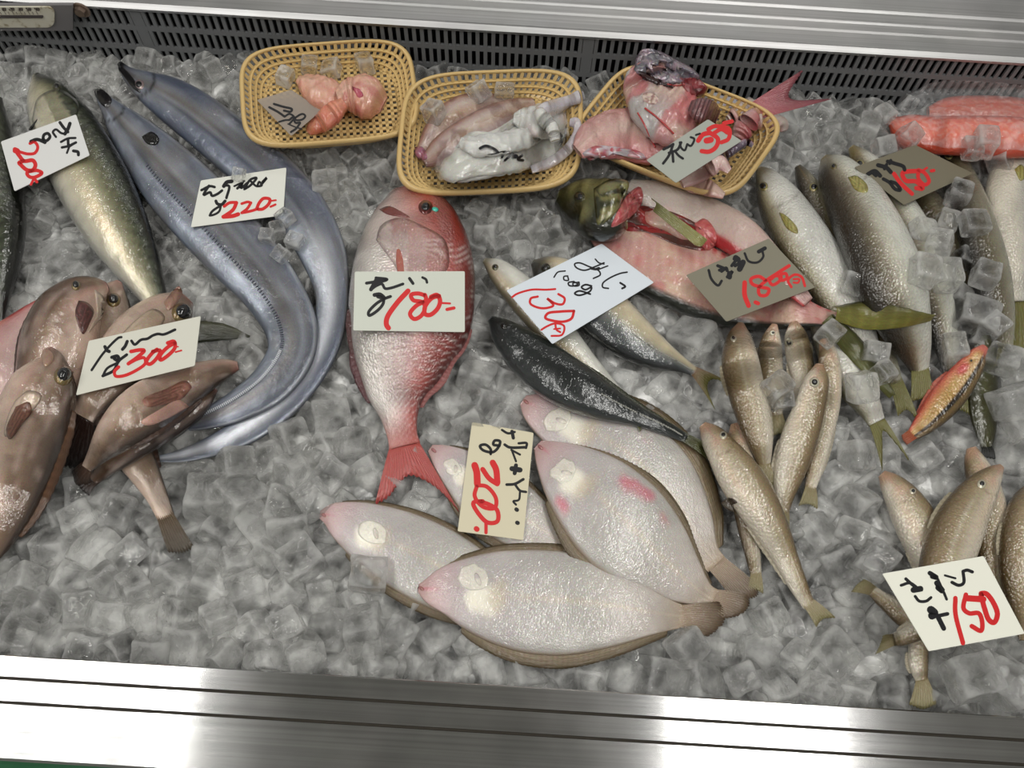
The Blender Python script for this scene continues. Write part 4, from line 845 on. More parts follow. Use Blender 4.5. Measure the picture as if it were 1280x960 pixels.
hd = fish('x', '', '', [(697, 246, 9), (708, 250, 20), (726, 255, 30), (748, 262, 36), (768, 262, 34), (780, 260, 26)], .55, olive_col, 'skin', parent=SP.root, part='head', sag=.2, lift=.004, nu=50)
hd.root = SP.root; hd.body['label'] = 'olive green mottled head'
eye(hd, 724, 246, 7, c8(60, 58, 30), .7)
patch('gill_cover', SP.root, [(742, 236), (764, 224), (786, 228), (780, 248), (766, 270), (748, 282), (744, 262)], .003, .0004, lambda x, y, r: mixc(np.tile(c8(120, 116, 70), (len(x), 1)), c8(44, 46, 22), sst(.45, .65, vnoise(x*.07, y*.3, 3))), 'skin', [hd.key], 7, 30)
patch('gills', SP.root, [(770, 268), (784, 244), (800, 234), (804, 246), (796, 264), (778, 278), (764, 284)], .003, .001, lambda x, y, r: mixc(np.tile(c8(170, 52, 60), (len(x), 1)), c8(206, 120, 118), .5+.5*np.sin(x*1.2)), 'flesh', None, 5, 24)
sheet('pectoral_fin', SP.root, [P(814, 248, .040), P(820, 254, .041), P(816, 264, .040)], [P(884, 300, .044), P(876, 308, .043), P(868, 306, .042)], c8(110, 108, 60), c8(150, 146, 84), rays=9, m='fin')
SP.body.name = 'lower_half'
def on_px(pts, up=.003): return [HIT(x, y)[0]+np.array([0, 0, up]) for x, y in pts]
sheet('tail_fin', SP.root, on_px([(1036, 390), (1076, 384), (1124, 391), (1160, 403)], .010), on_px([(1040, 406), (1078, 417), (1120, 415), (1158, 407)], .008), c8(64, 62, 32), c8(140, 136, 56), rays=7, ridge=.0004, curl=.008)
sheet('tail_fin', SP.root, on_px([(1040, 396), (1072, 424), (1100, 458), (1116, 496)], .004), on_px([(1026, 406), (1048, 436), (1080, 470), (1110, 500)], .003), c8(58, 58, 30), c8(96, 98, 44), rays=7, ridge=.0004, curl=.006)

# small striped goatfish
def goat(U, S, a, b):
    s = -S
    c = G(S, [(-1, c8(66, 52, 30)), (-.62, c8(120, 96, 54)), (-.46, c8(20, 16, 10)), (-.30, c8(24, 20, 12)), (-.16, c8(176, 136, 70)), (.3, c8(190, 150, 76)), (.7, c8(206, 120, 80)), (1, c8(196, 60, 56))])
    c = mixc(c, c8(120, 84, 40), .4*(.5+.5*np.sin(b*2600))*sst(.8, .1, np.abs(S))); c = mixc(c, c8(190, 40, 60), .85*sst(1, .3, np.hypot((U-.30)/.1, (S-.42)/.45)))
    c = mixc(c, c8(206, 104, 88), sst(.14, .04, U)); return np.concatenate([c, np.full(U.shape+(1,), .25)], -1)
GF = fish('goatfish', 'small yellow and red striped fish with a black side line, pointing up right', 'goatfish', [(1231, 434, 5), (1224, 443, 11), (1211, 462, 17), (1193, 486, 21), (1173, 510, 20), (1154, 531, 14), (1139, 545, 7)], .6, lambda U, S, a, b: goat(U, S if False else -S, a, b), 'scaly')
eye(GF, 1214, 451, 2.6, c8(190, 150, 90)); edge_fin(GF, 'anal_fin', -1, .4, .8, 5, c8(190, 90, 70), c8(190, 100, 80), 10, prof=[.3, 1, .6, .2]); tail(GF, [(1134, 556), (1129, 550), (1127, 544)], c8(170, 80, 40), c8(150, 70, 30), rays=6)

# ================================================================ whiting, lower right of centre
def whi(label, rows, D, eyexy=None, er=4, tips=None, k=.62, dark=1.0, grp='sand coloured whiting piled by the centre right', gill=None, **kw):
    st = [(p, np.array(c)*dark) for p, c in KISU]
    f = fish('whiting', label, 'whiting', rows, k, simple_col(D, st, .10, .18, .07, 160, head=c8(176, 134, 104), headu=.10, extra=kisu_extra), 'scaly', grp, **kw)
    if eyexy: eye(f, eyexy[0], eyexy[1], er, c8(206, 200, 176), .55)
    edge_fin(f, 'dorsal_fin', D, .32, .5, 4, c8(150, 136, 104), c8(176, 166, 140), 8); edge_fin(f, 'anal_fin', -D, .55, .85, 3, c8(180, 168, 140), c8(196, 186, 164), 10)
    if tips: tail(f, tips, c8(158, 144, 108), c8(134, 126, 84), rays=9)
    if False: patch('gill_cover', f.root, gill, .0003, .0001, (c8(200, 160, 132), .16, .0), 'skin', [f.key], 5, 24, alpha=.6)
    return f
s6 = whi('whiting hidden beneath the frontmost one, only its tail and pink gill showing', [(918, 530, 5), (922, 548, 14), (928, 600, 17), (934, 650, 14), (942, 700, 9), (945, 718, 7)], -1, None, tips=[(954, 742), (946, 738), (934, 738)], dark=.8)
s7 = whi('pale narrow whiting behind the upright one with the bright eye', [(1030, 424, 6), (1036, 450, 13), (1036, 500, 15), (1028, 545, 13), (1018, 590, 10), (1012, 612, 7)], -1, None, tips=[(1022, 636), (1010, 630), (998, 632)], k=.5)
s2 = whi('small whiting squeezed in the second place of the upper row, mostly covered', [(968, 406, 4), (964, 424, 12), (962, 450, 16), (964, 490, 15), (970, 520, 9)], -1, (966, 416), 3.2, tips=[(984, 544), (974, 542), (964, 546)], dark=.85)
s1 = whi('whiting at the upper left of the pile, head up beside the horse mackerel tail', [(926, 404, 4), (924, 420, 15), (924, 445, 22), (931, 480, 23), (942, 520, 21), (951, 555, 15), (956, 585, 7)], -1, (917, 423), 4, tips=[(970, 612), (960, 610), (950, 614)], gill=[(912, 436), (916, 424), (930, 424), (940, 434), (930, 442), (918, 444)])
s3 = whi('whiting with pinkish head and large eye beside the darkened 180 card', [(992, 403, 5), (994, 418, 13), (998, 440, 16), (1003, 470, 15), (1004, 505, 12)], 1, (986, 428), 5.5, gill=[(986, 448), (990, 438), (1004, 436), (1014, 450), (1008, 462), (992, 460)])
s4 = whi('upright brown whiting with a bright ringed eye crossing the pile', [(1024, 456, 5), (1021, 474, 15), (1013, 505, 19), (1000, 545, 23), (988, 585, 21), (980, 620, 13), (977, 642, 9)], 1, (1018, 478), 6.5, tips=[(986, 664), (976, 662), (966, 660)], gill=[(996, 500), (1004, 486), (1018, 490), (1026, 500), (1016, 508), (1002, 508)])
s5 = whi('frontmost whiting, snout at the upper left and body reaching down to the ice', [(878, 531, 5), (888, 543, 14), (903, 564, 20), (923, 594, 26), (945, 628, 26), (966, 665, 21), (984, 702, 15), (1000, 736, 11), (1012, 758, 8)], 1, (904, 544), 4.8, tips=[(1044, 772), (1028, 774), (1020, 784)], gill=[(898, 558), (908, 550), (920, 552), (930, 566), (924, 578), (908, 574)])
patch('pectoral_fin', s5.root, [(902, 628), (912, 622), (922, 628), (914, 632), (918, 640), (906, 634)], .0006, .0006, c8(60, 50, 36), 'fin', [s5.key], 4, 18)
# second pile at the lower right corner
gr = 'sand coloured whiting piled in the lower right corner'
t7 = whi('whiting tail curling down to the front rail', [(1150, 765, 8), (1148, 800, 12), (1148, 830, 12), (1152, 850, 8)], 1, None, tips=[(1170, 880), (1154, 886), (1136, 880)], dark=.9, grp=gr)
t5 = whi('whiting tail sticking out left of the white 150 card', [(1184, 790, 12), (1160, 788, 14), (1130, 770, 13), (1104, 750, 9), (1090, 738, 7)], 1, None, tips=[(1064, 740), (1072, 730), (1080, 724)], grp=gr, dark=.95)
t6 = whi('whiting tail just below the upper tail at the left of the white card', [(1186, 760, 12), (1160, 780, 14), (1130, 796, 11), (1116, 800, 8)], 1, None, tips=[(1094, 818), (1100, 806), (1104, 794)], dark=.85, grp=gr)
t3 = whi('whiting with its pink snout pointing up behind the others', [(1214, 560, 6), (1218, 576, 13), (1230, 610, 20), (1240, 660, 22), (1246, 720, 20), (1250, 780, 12)], -1, None, 0, k=.5, grp=gr)
t4 = whi('golden whiting cut off by the right edge', [(1296, 605, 6), (1286, 625, 20), (1278, 665, 26), (1276, 710, 26), (1280, 760, 18), (1284, 800, 10)], -1, None, grp=gr)
t1 = whi('pale whiting at the left of the corner pile, snout up left', [(1102, 592, 5), (1112, 603, 13), (1128, 624, 21), (1146, 655, 26), (1166, 695, 26), (1186, 740, 20), (1200, 780, 12)], 1, (1141, 614), 4, grp=gr, gill=[(1122, 624), (1132, 612), (1148, 620), (1152, 634), (1138, 640), (1126, 638)])
t2 = whi('bronze whiting on top of the corner pile, snout up right', [(1252, 583, 4), (1243, 592, 12), (1228, 610, 22), (1208, 640, 30), (1190, 680, 34), (1178, 725, 30), (1172, 765, 20), (1168, 800, 10)], -1, (1227, 605), 5.5, grp=gr, gill=[(1216, 614), (1226, 606), (1240, 612), (1240, 626), (1228, 640), (1216, 630)])
# ================================================================ plastic mesh baskets
M['basket'] = mat('yellow_plastic', c8(206, 174, 112, 1.05), .32, 0, .5, .2, sss=.1)
def sqr(a, sx, sy, p=4.4):
    c, s = np.cos(a), np.sin(a); r = (np.abs(c)**p+np.abs(s)**p)**(-1/p); return np.c_[r*c*sx, r*s*sy]
def basket(label, corners, h=.030, zrim=.045, tilt=None):
    """corners: rim corners in pixels TL,TR,BR,BL; floor smaller and lower"""
    zc = tilt or [zrim]*4
    Q = np.array([P(x, y, z) for (x, y), z in zip(corners, zc)])
    mid = Q.mean(0); ux = ((Q[1]+Q[2])-(Q[0]+Q[3]))/4; uy = ((Q[0]+Q[1])-(Q[3]+Q[2]))/4
    nz = np.cross(ux, uy); nz /= np.linalg.norm(nz)
    r = root('mesh_basket', mid-nz*h, label, 'basket', 'yellow mesh baskets along the back')
    fl = .80                                    # floor scale
    def pt(s, t, d): return mid+ux*s+uy*t-nz*d
    # rim: rounded tube band
    n = 96; a = np.linspace(0, 2*np.pi, n, endpoint=False); prof = [(1.0, -.0005), (1.03, .0005), (1.045, .003), (1.04, .0058), (1.028, .0062), (1.02, .004), (.985, .0035), (.985, .001)]
    V = []
    for sc, d in prof:
        q = sqr(a, sc, sc); V.append(np.array([pt(s, t, d) for s, t in q]))
    V = np.array(V); m = len(prof); F = [[i*n+j, i*n+(j+1) % n, ((i+1) % m)*n+(j+1) % n, ((i+1) % m)*n+j] for i in range(m) for j in range(n)]
    mesh_obj('rim', V.reshape(-1, 3), [x[::-1] for x in F], M['basket'], r)
    # lattice: crossing bars on the sloping wall and the floor
    mb = MB(); w = .0017; t_ = .0010
    def bar(pts, nrm, ww=w, tt=t_):
        pts = np.asarray(pts); T = np.gradient(pts, axis=0); T /= np.linalg.norm(T, axis=1)[:, None]; nrm = np.asarray(nrm); B = np.cross(T, nrm); B /= np.linalg.norm(B, axis=1)[:, None]; k = len(pts)
        V = np.concatenate([pts+B*ww+nrm*tt, pts-B*ww+nrm*tt, pts-B*ww-nrm*tt, pts+B*ww-nrm*tt]); F = []
        for j in range(4):
            for i in range(k-1): F.append([j*k+i, j*k+i+1, ((j+1) % 4)*k+i+1, ((j+1) % 4)*k+i])
        mb.add(V, F)
    def wall(u):                                # u 0 rim .. 1 floor edge
        sc = .985+(fl-.985)*u; return sc, .003+(h-.003)*(1-(1-u)**1.35)
    for u in (.24, .49, .74, 1.0):
        sc, d = wall(u); q = sqr(np.r_[a, a[:1]], sc, sc, 4.4-.6*u); bar([pt(s, t, d) for s, t in q], nz[None].repeat(n+1, 0), .0018)
    L = 2*(np.linalg.norm(ux)+np.linalg.norm(uy))*1.9; nb = int(L/.0082)
    al = np.linspace(0, 2*np.pi, 2000); q = sqr(al, np.linalg.norm(ux), np.linalg.norm(uy)); s_ = np.r_[0, np.cumsum(np.linalg.norm(np.diff(q, axis=0), axis=1))]; an = np.interp(np.linspace(0, s_[-1], nb, endpoint=False), s_, al)
    for b in an:
        pts = []
        for u in np.linspace(0, 1, 6):
            sc, d = wall(u); s, t = sqr(np.array([b]), sc, sc, 4.4-.6*u)[0]; pts.append(pt(s, t, d))
        bar(pts, nz[None].repeat(6, 0), .0019)
    mb.build('wall_lattice', M['basket'], r)['kind'] = 'stuff'
    mb = MB(); lx, ly = np.linalg.norm(ux)*fl, np.linalg.norm(uy)*fl
    for c in np.arange(-lx, lx, .0072):
        e = (max(0, 1-abs(c/lx)**4))**.25; bar([pt(c/lx*fl, -fl*e, h), pt(c/lx*fl, fl*e, h)], nz[None].repeat(2, 0), .0017)
    for c in np.arange(-ly, ly, .0072):
        e = (max(0, 1-abs(c/ly)**4))**.25; bar([pt(-fl*e, c/ly*fl, h), pt(fl*e, c/ly*fl, h)], nz[None].repeat(2, 0), .0017)
    mb.build('floor_lattice', M['basket'], r)['kind'] = 'stuff'
    # solid proxy for resting things and for keeping the ice out
    g = np.linspace(-1.03, 1.03, 70); S, T = np.meshgrid(g, g, indexing='ij'); e = (np.abs(S)**5+np.abs(T)**5)**.2
    keep = e < 1.04; d = h*sst(1.0, .82, e); V = mid+ux*S[..., None]+uy*T[..., None]-nz*d[..., None]
    FOOT.append((V-nz*.002)[keep]); 
    top = V+nz*.0014; hmap_add(top[keep]); b = BVHTree.FromPolygons(top.reshape(-1, 3).tolist(), [list(map(int, f)) for f in quads(70, 70)]); BV[r.name] = b; BVALL.append(b)
    return r, nz, mid
b1, n1, m1 = basket('left yellow mesh basket holding pink roe and a few ice cubes', [(302, 60), (507, 47), (525, 165), (306, 185)], h=.026, tilt=[.052, .052, .036, .036])
b2, n2_, m2 = basket('middle yellow mesh basket holding squid', [(514, 94), (721, 84), (727, 232), (491, 241)], h=.026, tilt=[.054, .054, .036, .036])
b3, n3_, m3 = basket('tilted yellow mesh basket on the right holding fish trimmings', [(785, 68), (992, 148), (905, 250), (712, 174)], h=.026, tilt=[.055, .053, .038, .040])
# ================================================================ what lies in the baskets
def lump(name, root_, rows, k, colf, m='flesh', **kw):
    f = fish('x', '', '', rows, k, colf, m, parent=root_, part=name, **kw); return f
def lumpc(stops, blot=None, amt=.5, sc=80, al=.05):
    def f(U, S, a, b):
        c = G(S, stops); c = c*(1-.2*(vnoise(a*sc, b*sc, 3)-.5))[..., None]
        if blot is not None: c = mixc(c, np.array(blot), amt*sst(.5, .8, vnoise(a*sc*.7+9, b*sc*.7, 8)))
        return np.concatenate([c, np.full(U.shape+(1,), al)], -1)
    return f
# roe: three joined lobes
PINK = [(-1, c8(206, 140, 116)), (0, c8(216, 172, 150)), (1, c8(210, 150, 128))]
ro = root('fish_roe', P(430, 125, .02), 'pink orange lobed fish roe lying in the left basket', 'roe')
lump('lobe', ro, [(373, 100, 5), (386, 108, 15), (402, 117, 20), (420, 124, 18), (438, 127, 12)], .6, lumpc(PINK, c8(196, 110, 96), .5, 160), soft=4, rag=.004)
lump('lobe', ro, [(422, 124, 9), (438, 120, 19), (456, 121, 24), (470, 126, 20), (480, 131, 10)], .6, lumpc(PINK, c8(186, 94, 94), .6, 160), soft=4, rag=.004)
lump('lobe', ro, [(430, 130, 7), (418, 140, 12), (402, 153, 11), (390, 161, 8), (385, 166, 4)], .6, lumpc([(-1, c8(206, 116, 88)), (0, c8(216, 140, 112)), (1, c8(196, 106, 82))], c8(190, 90, 76), .4, 160), soft=4, rag=.002)
patch('vein', ro, [(440, 108), (450, 112), (454, 120), (448, 122), (444, 116)], .0004, .0004, c8(176, 70, 90), 'flesh', None, 3, 14)
# squid
def squid_col(U, S, a, b):
    c = G(S, [(-1, c8(120, 84, 84)), (-.3, c8(170, 140, 130)), (.2, c8(186, 168, 160)), (.7, c8(150, 110, 100)), (1, c8(104, 70, 70))])
    c = mixc(c, c8(96, 56, 56), .6*sst(.5, .75, vnoise(a*120, b*120, 4))); c = mixc(c, c8(176, 150, 104), .35*blob(U, S, .5, -.2, .3)); return np.concatenate([c, np.full(U.shape+(1,), .15)], -1)
sq = root('squid', P(590, 160, .02), 'pair of reddish brown squid bodies lying in the middle basket', 'squid')
lump('mantle', sq, [(522, 196, 5), (534, 182, 12), (550, 163, 19), (572, 146, 22), (602, 136, 19), (634, 130, 10)], .5, squid_col, soft=6)
lump('mantle', sq, [(530, 204, 6), (548, 192, 16), (580, 172, 20), (620, 150, 19), (650, 136, 13), (668, 128, 6)], .5, squid_col, soft=6)
patch('fin_tip', sq, [(518, 184), (528, 184), (534, 198), (526, 200), (520, 194)], .001, .0006, c8(150, 90, 110), 'flesh', None, 4, 16)
sl = root('squid_slices', P(630, 190, .02), 'white translucent squid pieces in clear film with handwriting, right half of the middle basket', 'squid')
WH = [(-1, c8(176, 176, 170)), (0, c8(206, 206, 200)), (1, c8(184, 184, 180))]
M['squid_white'] = skin('white_squid', .16, 0, 90, .3, sss=.3, coat=1.0, wrinkle=70)
lump('slice', sl, [(545, 218, 5), (560, 214, 14), (590, 204, 22), (625, 194, 25), (655, 188, 24), (680, 182, 14)], .26, lumpc(WH, c8(180, 180, 168), .4, 60), 'squid_white', rag=.004, soft=6)
patch('thin_slice', sl, [(547, 216), (572, 182), (587, 167), (612, 165), (645, 146), (670, 134), (700, 142), (707, 160), (695, 192), (655, 212), (600, 220), (562, 226)], .002, .001, lambda x, y, r: mixc(np.tile(c8(196, 196, 186), (len(x), 1)), c8(150, 146, 134), sst(.45, .75, vnoise(x*.06+y*.03, y*.12, 3))), 'squid_white', None, 10, 48, warp=lambda x, y, r: .003*vnoise(x*.09, y*.12, 5))
lump('slice', sl, [(575, 178, 6), (590, 182, 12), (620, 180, 14), (660, 172, 12), (680, 168, 6)], .3, lumpc(WH, None), 'squid_white', rag=.004, soft=6)
lump('slice', sl, [(642, 148, 6), (656, 150, 15), (676, 152, 20), (698, 150, 17), (708, 148, 6)], .4, lumpc(WH, c8(206, 176, 176), .5, 60), 'squid_white', rag=.003, soft=6)
lump('tentacle', sl, [(668, 144, 5), (680, 138, 8), (698, 132, 8), (714, 125, 6), (724, 121, 7), (730, 119, 5)], .7, lumpc([(-1, c8(176, 170, 176)), (1, c8(200, 194, 200))], None), 'squid_white', soft=5)
lump('tentacle', sl, [(712, 153, 4), (720, 154, 6), (722, 162, 5), (716, 178, 6), (704, 192, 6), (686, 204, 6), (664, 212, 5)], .7, lumpc([(-1, c8(176, 166, 172)), (1, c8(196, 190, 194))], None), 'squid_white', soft=5)
lump('tentacle', sl, [(672, 132, 5), (676, 144, 8), (690, 160, 8), (694, 176, 6)], .7, lumpc(WH, None), 'squid_white', soft=5)
# trimmings: head halves, frame, tail
tm = root('fish_trimmings', P(850, 150, .02), 'heap of red sea bream head halves, bones and fins in the tilted right basket', 'fish trimmings')
def tcol(c0, c1, c2, blot=None, amt=.6, sc=90, al=.1):
    return lumpc([(-1, c0), (0, c1), (1, c2)], blot, amt, sc, al)
lump('jaw_bone', tm, [(905, 245, 4), (885, 235, 10), (862, 225, 12), (858, 222, 6)], .4, tcol(c8(196, 160, 150), c8(206, 176, 160), c8(180, 130, 120)), soft=5)
lump('belly_slab', tm, [(722, 190, 10), (740, 176, 24), (770, 168, 30), (805, 170, 34), (840, 176, 28), (860, 178, 16)], .30, tcol(c8(186, 110, 112), c8(196, 160, 150), c8(176, 120, 116), c8(204, 176, 164), .5), rag=.003, soft=6, nv=48)
patch('ragged_edge', tm, [(728, 192), (742, 183), (770, 184), (800, 190), (808, 199), (790, 198), (760, 192), (738, 200)], .0025, .0008, lambda x, y, r: mixc(np.tile(c8(190, 184, 190), (len(x), 1)), c8(170, 70, 80), sst(.4, .7, vnoise(x*.25, y*.25, 3))), 'flesh', None, 5, 32)
lump('head_half', tm, [(800, 72, 10), (806, 84, 24), (812, 104, 34), (824, 128, 38), (846, 150, 36), (868, 168, 24), (880, 176, 12)], .42, lambda U, S, a, b: np.concatenate([mixc(mixc(mixc(G(S, [(-1, c8(170, 168, 166)), (-.2, c8(172, 150, 144)), (.4, c8(186, 130, 124)), (1, c8(130, 90, 92))]), c8(196, 72, 78), .55*sst(.5, .7, vnoise(a*60, b*60, 4))), c8(206, 186, 168), .6*sst(.55, .75, vnoise(a*48+5, b*48, 9))), c8(112, 112, 122), sst(.26, .12, U)*.8), np.full(U.shape+(1,), .15)], -1), rag=.006, soft=6, nv=52)
patch('eye_socket', tm, circ(813, 123, 11, 7, .3), .0004, .0006, lambda x, y, r: mixc(np.tile(c8(150, 110, 104), (len(x), 1)), c8(206, 184, 170), sst(.3, .6, vnoise(x*.5, y*.5, 3))), 'flesh', None, 4, 20)
patch('skull_plate', tm, [(794, 76), (802, 64), (820, 64), (845, 76), (866, 88), (874, 98), (855, 104), (830, 104), (806, 96), (794, 90)], .005, .002, lambda x, y, r: mixc(np.tile(c8(104, 100, 110), (len(x), 1)), c8(150, 130, 138), sst(.4, .8, vnoise(x*.15, y*.15, 3))), 'scaly', None, 7, 40, alpha=.3)
patch('mouth_slit', tm, [(797, 89), (812, 94), (836, 106), (842, 110), (822, 106), (804, 98)], .0003, .003, c8(50, 26, 30), 'flesh', None, 3, 20)
patch('red_muscle', tm, [(850, 98), (870, 98), (884, 110), (876, 120), (856, 112)], .003, .001, c8(130, 46, 50), 'flesh', None, 5, 22)
mb = MB()
for (pts, w) in (([(797, 142), (806, 158), (812, 172), (819, 185)], 2.0), ([(806, 136), (824, 150), (838, 164), (842, 168)], 2.2), ([(834, 106), (846, 108), (856, 106)], 1.6)):
    A = []
    for x, y in catmull(np.array(pts, float), 10): A.append(HIT(x, y)[0]+np.array([0, 0, .0010]))
    A = np.array(A)
    for i in range(len(A)-1):
        d = A[i+1]-A[i]; L = np.linalg.norm(d); d /= L; s = np.cross(d, [0, 0, 1]); u = np.cross(s, d); r_ = w*.0005
        ring = [s*math.cos(q)+u*math.sin(q) for q in np.linspace(0, 2*np.pi, 7)[:-1]]
        mb.add(np.array([A[i]+v*r_ for v in ring]+[A[i+1]+v*r_*.95 for v in ring]), [[k, (k+1) % 6, 6+(k+1) % 6, 6+k] for k in range(6)])
mb.build('blood_vessel', mat('blood_red', c8(176, 50, 50), .2, coat=.8), tm, True)
lump('gills', tm, [(862, 132, 6), (872, 136, 13), (888, 142, 14), (898, 146, 8)], .5, lambda U, S, a, b: np.concatenate([mixc(np.tile(c8(120, 76, 76), U.shape+(1,)), c8(76, 40, 44), .5+.5*np.sin(a*1300)), np.full(U.shape+(1,), .1)], -1), soft=5, lift=.003)
lump('pale_membrane', tm, [(880, 122, 5), (890, 126, 9), (902, 132, 10), (914, 130, 8), (924, 126, 6)], .7, lumpc([(-1, c8(150, 146, 156)), (1, c8(190, 188, 196))]), 'squid_white', soft=4, lift=.004)
lump('bone_end', tm, [(910, 150, 5), (922, 142, 10), (938, 134, 11), (946, 130, 6)], .6, tcol(c8(176, 130, 126), c8(204, 190, 180), c8(190, 170, 160), c8(180, 70, 74), .4), soft=4, lift=.003)
lump('bone_end', tm, [(936, 154, 6), (950, 152, 8), (966, 152, 8), (978, 158, 8), (980, 164, 4)], .7, tcol(c8(176, 120, 110), c8(206, 192, 182), c8(190, 160, 150), c8(176, 80, 70), .3), soft=4, lift=.003)
lump('cut_stem', tm, [(920, 178, 5), (926, 166, 12), (934, 156, 14), (942, 146, 10), (950, 140, 7)], .6, tcol(c8(150, 60, 66), c8(180, 120, 116), c8(190, 160, 156), c8(140, 40, 46), .6), soft=4)
sheet('tail_fin', tm, [P(940, 128, .052), P(946, 136, .050), P(952, 148, .046)], [P(1003, 88, .062), P(986, 122, .056), P(1040, 124, .050)], c8(176, 90, 96), c8(128, 62, 70), rays=18, ragged=.05, dark=.75)
lump('skin_strip', tm, [(900, 196, 3), (910, 192, 5), (922, 184, 5), (934, 178, 4), (941, 182, 3)], .7, tcol(c8(60, 46, 60), c8(110, 96, 110), c8(160, 120, 130)), soft=4)
lump('flesh_scrap', tm, [(852, 230, 5), (868, 222, 9), (888, 208, 12), (900, 204, 9), (912, 214, 4)], .5, tcol(c8(190, 150, 146), c8(206, 180, 172), c8(190, 140, 136)), soft=4)
# ================================================================ salmon in film, upper right
def salm(U, S, a, b):
    c = G(S, [(-1, c8(176, 60, 34)), (-.3, c8(222, 84, 36)), (.3, c8(214, 80, 44)), (1, c8(160, 50, 34))]); ln = np.sin(a*500+np.abs(b)*500)
    c = mixc(c, c8(224, 140, 104), .55*sst(.6, .95, ln)*sst(.9, .3, np.abs(S))); return np.concatenate([c, np.full(U.shape+(1,), 0.)], -1)
sa = root('salmon_pack', P(1200, 150, .0), 'orange salmon fillet wrapped in crinkled clear film at the upper right', 'salmon')
lump('fillet', sa, [(1114, 152, 6), (1128, 160, 16), (1160, 168, 21), (1205, 170, 23), (1260, 172, 24), (1310, 174, 20)], .45, salm, soft=8, lift=.006)
lump('fillet', sa, [(1160, 140, 6), (1180, 138, 14), (1220, 138, 17), (1270, 142, 18), (1310, 146, 14)], .45, lambda U, S, a, b: np.concatenate([mixc(salm(U, S, a, b)[..., :3], c8(170, 110, 104), np.full(U.shape, .5)), np.zeros(U.shape+(1,))], -1), soft=8, lift=.004)
fm = mat('clear_film', (.95, .95, .95), .08, 0, .6, .6, alpha=1.0); nt = NT(fm)
tc = nt.n('ShaderNodeNewGeometry'); no = nt.n('ShaderNodeTexNoise', Scale=60.0, Detail=4.0, Distortion=1.5); nt.l(tc, 'Position', no, 'Vector'); bb = bump(nt, no, 'Fac', .8, .004); nt.l(bb, 'Normal', nt.b, 'Normal')
tp = nt.n('ShaderNodeBsdfTransparent'); mx = nt.n('ShaderNodeMixShader'); mr = nt.n('ShaderNodeMapRange'); mr.inputs['From Min'].default_value = .45; mr.inputs['From Max'].default_value = .75; mr.inputs['To Min'].default_value = .10; mr.inputs['To Max'].default_value = .32
nt.l(no, 'Fac', mr, 'Value'); nt.l(mr, 'Result', mx, 0); nt.l(tp, 0, mx, 1); nt.l(nt.b, 0, mx, 2); nt.l(mx, 0, nt.t.nodes['Material Output'], 'Surface'); M['film'] = fm
def film(name, parent, rows, cols, off=.002, amp=.003, key=None):
    nu, nv = 50, 18; A = catmull(np.array(rows, float), nu); B = catmull(np.array(cols, float), nu); V = []
    for i in range(nu):
        for j in range(nv):
            q = A[i]*(1-j/(nv-1))+B[i]*j/(nv-1); p = HIT(q[0], q[1], .012)[0]; p = PY(q[0], q[1], YG-.006) if p[1] > YG-.006 else p; V.append(p)
    V = np.array(V).reshape(nu, nv, 3)
    z = V[..., 2]
    for _ in range(6):
        zp = np.pad(z, 1, mode='edge'); z = np.maximum(z, (zp[:-2, 1:-1]+zp[2:, 1:-1]+zp[1:-1, :-2]+zp[1:-1, 2:])/4)
    V[..., 2] = z+off+amp*vnoise(V[..., 0]*90+V[..., 1]*60, V[..., 1]*110, 3)
    return mesh_obj(name, V.reshape(-1, 3), quads(nu, nv), M['film'], parent)
film('film_wrap', sa, [(1104, 150), (1140, 118), (1165, 106), (1210, 104), (1260, 108), (1310, 116)], [(1112, 160), (1135, 178), (1170, 188), (1210, 190), (1260, 192), (1310, 196)])
film('film_wrap', sl, [(540, 222), (560, 190), (590, 168), (620, 164), (660, 140), (705, 134)], [(552, 228), (580, 230), (620, 226), (650, 222), (684, 210), (712, 172)], .0006, .0015)

# ================================================================ price cards
M['ink'] = mat('black_marker', (.008, .008, .010), .45); M['red'] = mat('red_marker', c8(206, 22, 26, 1.1), .42)
def stroke_mesh(mb, pts, w, toP, up):
    """a brush stroke: tapering ribbon through pixel points, round ends"""
    pts = np.asarray(pts, float); n = max(8, 5*len(pts)); q = catmull(pts, n) if len(pts) > 2 else catmull(pts, n)
    T = np.gradient(q, axis=0); T /= np.linalg.norm(T, axis=1)[:, None]+1e-9; N = np.c_[T[:, 1], -T[:, 0]]
    hw = w*.58*np.ones(n); A = q+N*hw[:, None]; B = q-N*hw[:, None]
    a = np.linspace(np.pi/2, 3*np.pi/2, 6)[1:-1]
    c0 = [q[0]+(T[0]*math.cos(t)+N[0]*math.sin(t))*hw[0] for t in a]; c1 = [q[-1]-(T[-1]*math.cos(t)+N[-1]*math.sin(t))*hw[-1] for t in a]
    poly = [toP(x, y)+up for x, y in np.r_[A, B, np.array(c0), np.array(c1)]]
    F = [[i, i+1, n+i+1, n+i] for i in range(n-1)]+[[0]+list(range(2*n, 2*n+4))+[n], [n-1, 2*n-1]+list(range(2*n+4, 2*n+8))[::1]]
    F[-1] = [2*n-1]+[2*n+4+k for k in range(4)]+[n-1]
    mb.add(poly, F)
